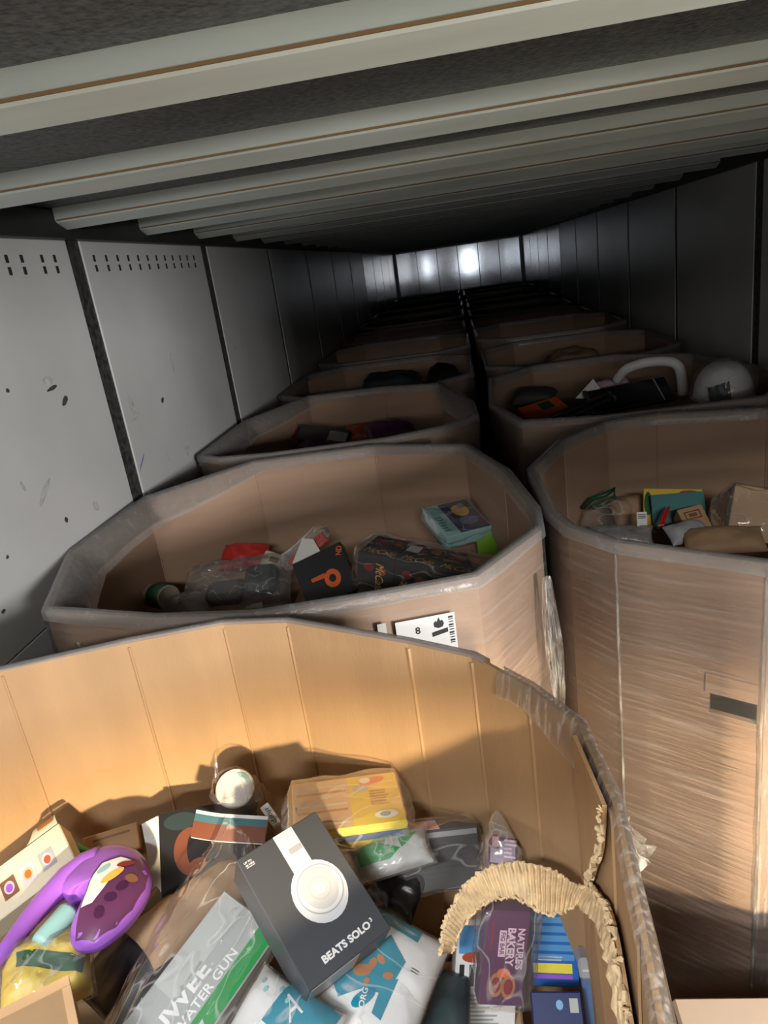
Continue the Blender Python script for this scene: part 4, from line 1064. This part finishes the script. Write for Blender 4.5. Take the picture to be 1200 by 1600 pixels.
# thin carton against the far wall
e, w, h = carton('thin', 0.03, 'kraft', 'flat_carton', 'flat brown carton with faint handwriting behind the purple bottle', 'carton')
bars(e, -w / 2 + 0.018, w / 2 - 0.014, h / 2 - 0.018, h / 2 - 0.010, 0.0306, 1, 'brown_print', seed=2)
e = thing('green_packet', 'small green packet poking up behind the purple bottle', 'packet', (-0.7991, 0.9965, 1.2400))
pillow(e, 0.045, 0.035, 0.012, 'green', 'packet_body', amp=0.003, fr=50, seed=2); e.rotation_euler = (0.6, 0.2, -0.4)
# orange bag with green band
e, w, h = on_face('orange', 0.02, 'snack_bag', 'crinkled yellow snack bag with a dark green band below the purple bottle', 'bag')
_, H = pillow(e, w * 1.15, h * 1.2, 0.032, 'yellow', 'bag_body', amp=0.010, fr=30, seed=51, n=30)
patch(e, dens([(-0.035, 0.036), (-0.020, 0.030), (0.060, -0.012), (0.056, -0.036), (0.02, -0.018), (-0.035, 0.012)]), H, 0.0015, 'dark_green', 'print_band', 8)
pillow(e, w * 1.25, h * 1.3, 0.038, 'cloudy_film', 'clear_film', amp=0.010, fr=32, seed=55, n=30)
# black bag under the bottle
e, w, h = on_face('blackbag', 0.02, 'black_bag', 'glossy black plastic bag between the purple bottle and the toy box', 'bag')
pillow(e, w * 1.3, h * 1.2, 0.03, 'black_plastic', 'bag_body', amp=0.006, fr=16, seed=61)

# purple bottle lying on its side
zb = -0.895
outl = [(-0.7413, 0.8585, 1.3050), (-0.7356, 0.8952, 1.3050), (-0.7254, 0.9210, 1.3050), (-0.7121, 0.9375, 1.3050), (-0.6869, 0.9450, 1.3050), (-0.6524, 0.9375, 1.3050), (-0.6185, 0.9134, 1.3050), (-0.5914, 0.8760, 1.3050), (-0.5841, 0.8428, 1.3050), (-0.5892, 0.8047, 1.3050), (-0.6034, 0.7735, 1.3050), (-0.6272, 0.7482, 1.3050), (-0.6572, 0.7468, 1.3050), (-0.6770, 0.7644, 1.3050), (-0.6831, 0.7959, 1.3050), (-0.6871, 0.8243, 1.3050), (-0.7053, 0.8421, 1.3050), (-0.7195, 0.8352, 1.3050)]
bx, by = (-0.6503, 0.8527, 1.3050)[:2]
e = thing('detergent_bottle', 'purple detergent bottle with a moulded handle lying on its side', 'bottle', (bx, by, CZ + zb - 0.04))
op = [(p[0] - bx, p[1] - by) for p in outl]
def smooth_poly(P, k=4):
    n_ = len(P); o_ = []
    for i in range(n_):
        p0, p1, p2, p3 = (Vector(P[(i + q) % n_]) for q in (-1, 0, 1, 2))
        for j in range(k):
            s = j / k; o_.append(tuple(0.5 * ((2 * p1) + (p2 - p0) * s + (2 * p0 - 5 * p1 + 4 * p2 - p3) * s * s + (3 * p1 - p0 - 3 * p2 + p3) * s ** 3)))
    return o_
op = smooth_poly(op)
def dome(P, t):
    n_ = len(P)
    def H(x, y):
        if abs(x) + abs(y) < 1e-6: return t
        a = math.atan2(y, x); best = None; r = math.hypot(x, y); d = Vector((x, y)) / r
        for i in range(n_):
            A = Vector(P[i]); B = Vector(P[(i + 1) % n_]); ed_ = B - A
            den = d.x * ed_.y - d.y * ed_.x
            if abs(den) < 1e-12: continue
            s = (A.x * ed_.y - A.y * ed_.x) / den; q = (A.x * d.y - A.y * d.x) / den
            if s > 0 and -1e-6 <= q <= 1 + 1e-6 and (best is None or s > best): best = s
        return t * max(0.0, 1 - (r / (best or 1)) ** 3) ** 0.5
    return H
HB = dome(op, 0.034)
mbb = MB()
for sg in (1, -1):
    rg = [0.0, 0.3, 0.55, 0.75, 0.88, 0.95, 0.985, 1.0]; n_ = len(op)
    v = [(0, 0, 0.04 + sg * 0.034)] + [(p[0] * r, p[1] * r, 0.04 + sg * 0.034 * max(0, 1 - r ** 3) ** 0.5) for r in rg[1:] for p in op]
    f = [(0, 1 + k_, 1 + (k_ + 1) % n_) for k_ in range(n_)] + [(1 + r * n_ + k_, 1 + (r + 1) * n_ + k_, 1 + (r + 1) * n_ + (k_ + 1) % n_, 1 + r * n_ + (k_ + 1) % n_) for r in range(len(rg) - 2) for k_ in range(n_)]
    mbb.add(v, f)
mbb.build('bottle_body', 'purple', e, True)
def bl(p, dz=0.0): return (p[0] - bx, p[1] - by, 0.04 + dz)
hp = [bl((-0.7797, 0.7201, 1.3050)), bl((-0.7731, 0.7623, 1.3050)), bl((-0.7677, 0.8030, 1.3050)), bl((-0.7581, 0.8439, 1.3050)), bl((-0.7435, 0.8795, 1.3050)), bl((-0.7232, 0.9029, 1.3050)), bl((-0.6962, 0.9099, 1.3050), 0.006)]
MB().tube(hp, [0.010, 0.013, 0.016, 0.019, 0.023, 0.026, 0.026], 16).build('handle', 'purple', e, True)
ca, cb = Vector(bl((-0.7218, 0.7546, 1.3050))), Vector(bl((-0.7021, 0.8152, 1.3050), 0.004))
MB().tube([ca, ca.lerp(cb, 0.1), ca.lerp(cb, 0.9), cb], [0.0155, 0.018, 0.018, 0.015], 20).build('cap', 'mint', e, True)
HL = lambda x, y: 0.04 + HB(x, y)
lb = patch(e, dens([(p[0] - bx, p[1] - by) for p in ((-0.6584, 0.7510, 1.3050), (-0.6680, 0.7929, 1.3000), (-0.6777, 0.8420, 1.3000), (-0.6732, 0.8788, 1.3000), (-0.6481, 0.8937, 1.3000), (-0.6166, 0.8897, 1.3000), (-0.5915, 0.8708, 1.3050), (-0.5864, 0.8429, 1.3050), (-0.5914, 0.8048, 1.3050), (-0.6049, 0.7747, 1.3050), (-0.6283, 0.7504, 1.3050))], 3), HL, 0.0012, 'plum', 'label')
patch(lb, dens([(p[0] - bx, p[1] - by) for p in ((-0.6659, 0.7929, 1.3000), (-0.6748, 0.8406, 1.3000), (-0.6696, 0.8760, 1.3000), (-0.6439, 0.8895, 1.3000), (-0.6235, 0.8847, 1.3000), (-0.6380, 0.8568, 1.3000), (-0.6429, 0.8250, 1.3000), (-0.6498, 0.7993, 1.3000))], 3), HL, 0.002, 'paper', 'label_panel')
for q, (a, b_) in enumerate((((-0.6250, 0.8102, 1.3000), 'plum_dark'), ((-0.6153, 0.8313, 1.3000), 'plum_dark'), ((-0.6323, 0.7852, 1.3000), 'plum_dark'), ((-0.6075, 0.8482, 1.3000), 'brown_print'))):
    patch(lb, ell(a[0] - bx, a[1] - by, 0.010, 0.008, 12, q), HL, 0.002, b_, 'fruit_picture', 2)
p = (-0.6390, 0.8493, 1.3000); patch(lb, ell(p[0] - bx, p[1] - by, 0.020, 0.008, 16, 0.9), HL, 0.0028, 'gold', 'fruit_picture', 3)
p = (-0.6280, 0.8744, 1.3000); patch(lb, ell(p[0] - bx, p[1] - by, 0.014, 0.006, 16, 0.4), HL, 0.0028, 'dark_red', 'fruit_picture', 3)
p = (-0.6609, 0.8628, 1.3000); patch(lb, ell(p[0] - bx, p[1] - by, 0.012, 0.006, 16, 0.9), HL, 0.0026, 'mint', 'fruit_picture', 3)

# ------------------------------------------------------------------ goods in the coffee box
M, w, h = pose_of('mcfront')
e = thing('coffee_pack', 'film-wrapped pack of dark coffee cartons with gold script lettering', 'carton pack', M @ Matrix.Translation((0, -h / 2, -0.17)))
seg = w / 3
for q in range(4):
    for r in range(1):
        cb_ = MB().box(-w / 2 + seg * q + 0.001, -w / 2 + seg * (q + 1) - 0.001 - (0.05 if q == 3 else 0), 0, h, 0.02, 0.17, 0.002).build('coffee_carton', 'black_print', e)
        x = -w / 2 + seg * (q + 0.5)
        if q == 0: lettering(cb_, 'McCafé', x + 0.014, h * 0.46, 0.1706, 0.092, 'gold', rot=-90, shear=0.35, height=0.026)
        elif q < 3: lettering(cb_, 'McCafé', x, h * 0.40, 0.1706, 0.085, 'gold', rot=-6, shear=0.35, height=0.024)
        shape(cb_, ell(x - 0.022, h * 0.68, 0.016, 0.014), 0.1704, 'dark_red', 'cup_picture'); shape(cb_, ell(x + 0.02, h * 0.62, 0.014, 0.012), 0.1703, 'rust', 'cup_picture')
        # upper side: words and cup picture
        v_, f_ = text_data('McCafé', 0.35, 0.0)
        X0 = min(p[0] for p in v_); X1 = max(p[0] for p in v_)
        if q < 3: MB().add([(x + (p[0] - (X0 + X1) / 2) * 0.098 / (X1 - X0), h + 0.0006, 0.140 - p[1] * 0.048) for p in v_], [tuple(reversed(t)) for t in f_]).build('lettering', 'gold', cb_)
        MB().add([(x - 0.02 + a * 0.7, h + 0.0005, 0.075 - b_) for a, b_ in ell(0, 0, 0.03, 0.022)], [tuple(range(28))]).build('cup_picture', 'dark_red', cb_)
        if q < 3: MB().add([(x + 0.028 + a, h + 0.0005, 0.055 - b_) for a, b_ in ell(0, 0, 0.016, 0.02)], [tuple(range(28))]).build('cup_picture', 'rust', cb_)
MB().add([(-0.055, h + 0.004, 0.10), (-0.015, h + 0.004, 0.10), (-0.015, h + 0.004, 0.05), (-0.055, h + 0.004, 0.05)], [(0, 1, 2, 3)]).build('white_sticker', 'white', e)
film_over(e, -w / 2 - 0.005, w / 2 + seg - 0.05, -0.012, h + 0.016, 0.004, 0.188, 'bag_film', 11.0, 0.006, 34, 0.045)

e, w, h = carton('q', 0.05, 'black_print', 'black_box', 'black box printed with an orange ring and letters, left of the coffee cartons', 'box', part='box_body')
lx, ly = 0.0205, -0.0166
ring_mesh(lx, ly, 0.013, 0.030, 0.0506, 32, 0.85).build('ring_print', 'orange', e)
a, b_ = -0.0436, 0.0041; c_, d_ = 0.0015, 0.0019
shape(e, [(a, b_ - 0.006), (c_, d_ - 0.008), (c_, d_ + 0.008), (a, b_ + 0.006)], 0.0505, 'orange', 'bar_print')
lx, ly = 0.0686, 0.0573
lettering(e, 'ND', lx, ly, 0.0506, 0.030, 'orange', rot=65, height=0.018, bold=0.02)
e = thing('paper_flap', 'folded white card standing behind the black box with the orange ring', 'card', (-0.5768, 2.1539, 1.3400))
MB().slab([(-0.05, -0.02), (0.05, 0.0), (0.035, 0.05), (0.0, 0.06)], 0, 0.003).build('card_sheet', 'paper', e); e.rotation_euler = (0.9, 0, 0.3)
e, w, h = on_face('redbag', 0.02, 'red_bag', 'shiny red plastic bag against the far side of the coffee box', 'bag')
pillow(e, w * 0.8, h, 0.045, 'red', 'bag_body', amp=0.014, fr=22, seed=71, n=28)
e, w, h = on_face('redstrip', 0.02, 'red_packet', 'narrow red packet in film leaning behind the black box', 'packet')
pillow(e, w, h * 1.2, 0.012, 'red', 'packet_body', amp=0.003, fr=30, seed=73); film_over(e, -w / 2, w / 2, -h / 2, h / 2 + 0.03, -0.008, 0.016, 'cloudy_film', 3.0, 0.003, 16, 0.02)
e, w, h = carton('cream', 0.03, 'cream', 'cream_gadget', 'small cream gadget with a dark window beside the red bag', 'gadget', 0.006, 'gadget_body')
rect(e, -0.012, 0.022, -0.012, 0.010, 0.0306, 'brown_print', 'dark_window')
e, w, h = on_face('greybag', 0.02, 'clear_bag', 'large crumpled grey clear bag with a dark object inside and white sticker', 'bag')
MB().box(-0.10, 0.02, -0.07, 0.01, -0.02, 0.035, 0.012).build('dark_object', 'carton_dark', e)
MB().box(0.03, 0.14, -0.05, 0.06, -0.02, 0.05, 0.02).build('dark_object', 'slate', e)
_, H = pillow(e, w, h * 1.15, 0.075, 'cloudy_film', 'bag_film_skin', amp=0.016, fr=14, seed=81, n=34)
lx, ly = 0.0737, -0.1104
patch(e, dens([(lx - 0.028, ly - 0.008), (lx + 0.028, ly - 0.004), (lx + 0.028, ly + 0.012), (lx - 0.028, ly + 0.008)], 2), H, 0.002, 'white', 'white_sticker', 3)
e = thing('tin_can', 'tin can lying on its side at the left end of the coffee box', 'can', (-1.0539, 2.0503, 1.2850))
MB().lathe([(0, -0.05), (0.040, -0.05), (0.042, -0.048), (0.040, -0.045), (0.040, 0.045), (0.042, 0.048), (0.040, 0.05), (0.034, 0.049), (0.033, 0.046), (0, 0.046)], 36).build('can_body', 'tin', e, True)
MB().lathe([(0.0405, -0.03), (0.0408, -0.03), (0.0408, 0.03), (0.0405, 0.03)], 36).build('can_label', 'dark_green', e, True)
e.rotation_euler = (1.45, 0.0, 0.95)
e = thing('clear_bag', 'small clear bag crumpled beside the tin can', 'bag', (-0.9712, 2.0345, 1.2550))
pillow(e, 0.14, 0.09, 0.03, 'cloudy_film', 'bag_film_skin', amp=0.010, fr=26, seed=85); e.rotation_euler = (0.5, 0, 0.2)
e, w, h = carton('teal', 0.05, 'mint', 'teal_box', 'teal box with a dark cover picture behind the coffee cartons', 'box', part='box_body')
rect(e, -0.030, w / 2 - 0.004, -h / 2 + 0.006, h / 2 - 0.006, 0.0506, 'navy', 'cover_panel')
shape(e, ell(0.030, 0.030, 0.030, 0.034), 0.051, 'gold', 'cover_picture'); shape(e, ell(0.030, -0.030, 0.034, 0.024), 0.0510, 'steel_blue', 'cover_picture')
shape(e, ell(0.045, 0.055, 0.012, 0.014), 0.0513, 'blue_light', 'cover_picture')
bars(e, -w / 2 + 0.01, -0.045, -0.07, 0.02, 0.0506, 6, 'teal_card', seed=12)
film_over(e, -w / 2, w / 2, -h / 2 - 0.010, h / 2 + 0.010, -0.006, 0.060, 'bag_film', 13.0, 0.003, 18, 0.010)
e, w, h = carton('green', 0.06, 'lime', 'lime_box', 'lime green box at the right end of the coffee box', 'box', part='box_body')
MB().box(-w / 2, w / 2 + 0.01, h / 2 + 0.002, h / 2 + 0.012, 0.0, 0.075, 0.002).build('brown_backing', 'carton_brown', e)

# ------------------------------------------------------------------ goods in the hand-hole box
e, w, h = carton('ybook', 0.03, 'yellow', 'yellow_book', 'yellow picture book standing behind the teal card', 'book', part='book_body')
shape(e, ell(-w / 2 + 0.014, 0.02, 0.012, 0.04), 0.0306, 'dark_green', 'cover_picture'); shape(e, ell(0.05, h / 2 - 0.014, 0.03, 0.009), 0.0306, 'rust', 'cover_picture')
e, w, h = carton('tcard', 0.006, 'teal_card', 'teal_card', 'plain teal card leaning on the yellow book', 'card', 0.001, 'card_sheet')
e, w, h = carton('kraft', 0.06, 'kraft', 'kraft_box', 'small kraft box with a dark square stamp in front of the teal card', 'box', part='box_body')
for a, b_, c_, d_ in ((-0.024, 0.024, 0.002, 0.006), (-0.024, 0.024, 0.026, 0.030), (-0.024, -0.020, 0.002, 0.030), (0.020, 0.024, 0.002, 0.030)): rect(e, a, b_, c_, d_, 0.0606, 'brown_print', 'stamp_line')
rect(e, -0.012, 0.012, 0.010, 0.022, 0.0606, 'brown_print', 'stamp_mark')
e, w, h = carton('wrapbox', 0.16, 'kraft', 'wrapped_carton', 'brown carton in shiny clear film at the right edge of the hand-hole box', 'carton')
film_over(e, -w / 2, w / 2, -h / 2 - 0.005, h / 2 + 0.008, -0.003, 0.168, 'cloudy_film', 17.0, 0.008, 26, 0.045)
e = thing('strap_bag', 'clear bag with a green strap inside at the left of the hand-hole box', 'bag', (0.4354, 2.3645, 1.3000))
pillow(e, 0.17, 0.14, 0.05, 'bag_film', 'bag_film_skin', amp=0.014, fr=16, seed=91, n=26); e.rotation_euler = (0.6, 0, -0.5)
MB().tube([(-0.085, 0.01, 0.02), (-0.05, 0.03, 0.05), (-0.01, 0.045, 0.055), (0.015, 0.075, 0.05), (0.02, 0.05, 0.04), (-0.02, 0.015, 0.04), (-0.05, 0.0, 0.035)], 0.008, 8).build('green_strap', 'dark_green', e, True)
e = thing('paper_wad', 'crumpled brown paper between the green strap and the yellow book', 'paper', (0.5118, 2.3746, 1.3000))
pillow(e, 0.13, 0.12, 0.05, 'carton_brown', 'paper_body', amp=0.014, fr=22, seed=95); e.rotation_euler = (0.7, 0, 0.2)
e = thing('small_label', 'small white barcode tag on the brown paper', 'tag', (0.4980, 2.1530, 1.3550))
MB().box(-0.015, 0.015, -0.002, 0.0, -0.024, 0.024, 0.0005).build('tag_card', 'white', e); e.rotation_euler = (-0.5, 0, -0.2)
for q in range(3): MB().box(-0.011, 0.011, -0.0026, -0.002, 0.004 + q * 0.005, 0.0065 + q * 0.005).build('barcode_bar', 'ink', e)
e = thing('film_sheet', 'loose grey film sheet lying along the front of the hand-hole box', 'plastic film', (0.4307, 2.1414, 1.3150))
pillow(e, 0.19, 0.07, 0.02, 'rim_film', 'film_skin', amp=0.008, fr=26, seed=97); e.rotation_euler = (0.6, 0, -0.25)
for q, (a, b_) in enumerate((((0.5896, 2.1868, 1.3800), (0.5437, 2.1017, 1.3400)), ((0.5729, 2.1676, 1.3800), (0.5349, 2.1041, 1.3400)))):
    A = Vector(a); B = Vector(b_)
    e = thing('red_pencil', ('red pencil leaning nearest the kraft box', 'red pencil leaning further from the kraft box')[q], 'pencil', B)
    MB().tube([(0, 0, 0), (A - B) * 0.9, (A - B)], [0.0045, 0.0045, 0.001], 6).build('pencil_body', 'red', e)
    MB().tube([(A - B) * 0.1, (A - B) * 0.14], [0.0048, 0.0048], 6).build('ferrule', 'silver', e)
e = thing('grey_pouch', 'grey crumpled pouch in front of the kraft box', 'pouch', (0.5937, 2.0305, 1.3500))
pillow(e, 0.12, 0.07, 0.025, 'silver_dark', 'pouch_body', amp=0.008, fr=26, seed=99); e.rotation_euler = (0.6, 0, 0.3)
e = thing('dark_pouch', 'dark pouch lying at the front right of the hand-hole box', 'pouch', (0.6767, 1.9689, 1.3400))
pillow(e, 0.22, 0.10, 0.03, 'carton_brown', 'pouch_body', amp=0.008, fr=20, seed=101); e.rotation_euler = (0.4, 0, -0.1)

# ------------------------------------------------------------------ goods in the third row
hc = Vector((1.0867, 3.1931, 1.5400))
e = thing('white_helmet', 'white domed helmet in clear film at the right wall', 'helmet', hc)
def dome_fn(u, v_):
    a = 2 * math.pi * u; t = v_ * math.pi * 0.5
    r = math.cos(t) ** 0.8
    return (0.118 * r * math.cos(a), 0.135 * r * math.sin(a), -0.06 + 0.15 * math.sin(t))
MB().grid(dome_fn, 36, 12).build('shell', 'white', e, True)
MB().tube([(0.121 * math.cos(a), 0.138 * math.sin(a), -0.06) for a in [2 * math.pi * q / 36 for q in range(37)]], 0.006, 6).build('rim_band', 'silver_dark', e, True)
def dome_film(u, v_):
    a = 2 * math.pi * u; t = v_ * math.pi * 0.5; r = math.cos(t) ** 0.7; k_ = 1 + 0.06 * nz3(math.cos(a) * 3, math.sin(a) * 3, v_ * 5)
    return (0.134 * r * math.cos(a) * k_, 0.15 * r * math.sin(a) * k_, -0.075 + 0.172 * math.sin(t) * k_)
MB().grid(dome_film, 36, 14).build('clear_film', 'bag_film', e, True)
MB().grid(lambda u, v_: (-0.10 + 0.085 * u, -0.145 + 0.012 * nz3(u * 8, v_ * 8, 3) + 0.03 * v_, -0.07 + 0.075 * v_ + 0.02 * u), 12, 8).build('dark_cloth', 'slate', e, True)
ac = Vector((0.8535, 3.4459, 1.5000)) + Vector((0.02, 0.09, 0.0))
e = thing('white_arch', 'white curved chair back standing up behind the black board', 'chair part', ac)
path = [(-0.16, 0.02, 0.02), (-0.13, 0.01, 0.06), (-0.10, 0, 0.085), (-0.03, 0, 0.105), (0.05, 0, 0.108), (0.105, 0, 0.095), (0.13, 0, 0.06), (0.138, 0, 0.0), (0.14, 0, -0.06)]
path = [cr(path, q / 40) for q in range(41)]
MB().tube(path, [0.024] * 41, 10).build('arch_frame', 'white', e, True)
e.rotation_euler = (0.1, 0, -0.35)
e, w, h = carton('blackpanel', 0.02, 'black_plastic', 'flat_board', 'flat black board lying across the helmet box', 'board', part='board_body')
MB().box(w / 2 - 0.055, w / 2 - 0.048, -h / 2, h / 2, 0.020, 0.022).build('panel_rib', 'silver_dark', e)
MB().box(-w / 2, -w / 2 + 0.02, -h / 2, h / 2, 0.020, 0.028, 0.003).build('panel_edge', 'carton_dark', e)
e, w, h = carton('orangebox', 0.04, 'orange', 'orange_box', 'orange box with a dark green square at the left of the helmet box', 'box', part='box_body')
rect(e, -0.01, 0.055, -0.03, 0.045, 0.0406, 'dark_green', 'print_panel')
for q, (a, b_) in enumerate((((0.4168, 3.2279, 1.4700), (0.6529, 3.4306, 1.5000)), ((0.4683, 3.1989, 1.4700), (0.6531, 3.3172, 1.5000)), ((0.3630, 3.2031, 1.4700), (0.6035, 3.4026, 1.4900)))):
    A = Vector(a); B = Vector(b_)
    e = thing('black_rod', ('black rod beside the orange box, the middle one', 'black rod closest to the black board', 'black rod closest to the orange box')[q], 'rod', A)
    MB().tube([(0, 0, 0), (B - A) * 0.5, (B - A)], [0.010, 0.012, 0.012], 8).build('rod_body', 'black_plastic', e, True)
    MB().tube([(B - A) * 0.97, (B - A) * 1.03], [0.015, 0.015], 8).build('end_cap', 'carton_dark', e)
e = thing('dark_case', 'dark rounded case at the left end behind the orange box', 'case', (0.3421, 3.7317, 1.4600))
pillow(e, 0.22, 0.12, 0.05, 'carton_dark', 'case_body', p=4, seed=103); e.rotation_euler = (0.3, 0, -0.3)
e = thing('white_scrap', 'folded white paper scrap in the middle of the helmet box', 'paper', (0.5848, 3.5066, 1.5100))
MB().add([(-0.07, 0, -0.03), (0.02, 0.02, 0.05), (0.05, 0, 0.0), (0.03, -0.02, -0.04), (-0.02, 0.05, -0.03)], [(0, 3, 2, 1), (0, 1, 4), (1, 2, 4)]).build('paper_fold', 'paper', e)
e = thing('pink_scrap', 'pinkish crumpled paper behind the black board', 'paper', (0.7245, 3.6692, 1.4900))
pillow(e, 0.16, 0.08, 0.03, 'pale_pink', 'paper_body', amp=0.012, fr=24, seed=105); e.rotation_euler = (0.5, 0, 0.2)
e, w, h = carton('l3box', 0.05, 'carton_dark', 'taped_box', 'dark flat box with grey tape in the third box on the left', 'box', part='box_body')
rect(e, 0.03, w / 2 - 0.008, -h / 2 + 0.02, h / 2 - 0.02, 0.0506, 'grey_print', 'tape_panel')
for q, (u_, m_, lab) in enumerate((((-0.5433, 3.7447, 1.3700), 'rust', 'crumpled rust red packet right of the grey taped box'), ((-0.9889, 3.7982, 1.3800), 'dark_red', 'dark red pouch left of the grey taped box'),
                                   ((-0.4063, 3.6091, 1.4000), 'plum', 'dark plum pouch at the right end, third box on the left'), ((-0.7805, 3.6634, 1.3400), 'plum', 'plum pouch in front of the grey taped box'))):
    e = thing('pouch', lab, 'pouch', u_)
    pillow(e, 0.26, 0.14, 0.05, m_, 'pouch_body', amp=0.014, fr=14, seed=110 + q); e.rotation_euler = (0.4, 0, 0.2 * q)
e = thing('orange_scrap', 'small orange packet beside the rust red packet', 'packet', (-0.6390, 3.7643, 1.3800))
pillow(e, 0.09, 0.05, 0.014, 'orange', 'packet_body', amp=0.004, fr=30, seed=120); e.rotation_euler = (0.5, 0, -0.3)

# heaped goods showing above the rims further back
for q, (p, s, m_, lab) in enumerate((((-0.48, 4.72, CZ - 0.735), (0.40, 0.30, 0.08), 'slate', 'grey lumpy bag in the fourth box on the left'), ((-0.14, 4.70, CZ - 0.74), (0.22, 0.3, 0.09), 'black_plastic', 'black bag heaped at the right of the fourth left box'),
                                     ((0.72, 4.95, CZ - 0.76), (0.34, 0.3, 0.08), 'carton_brown', 'brown paper bag in the fourth box on the right'))):
    e = thing('goods_bag', lab, 'bag', p)
    pillow(e, *s, m_, 'bag_body', amp=0.03, fr=8, seed=130 + q)
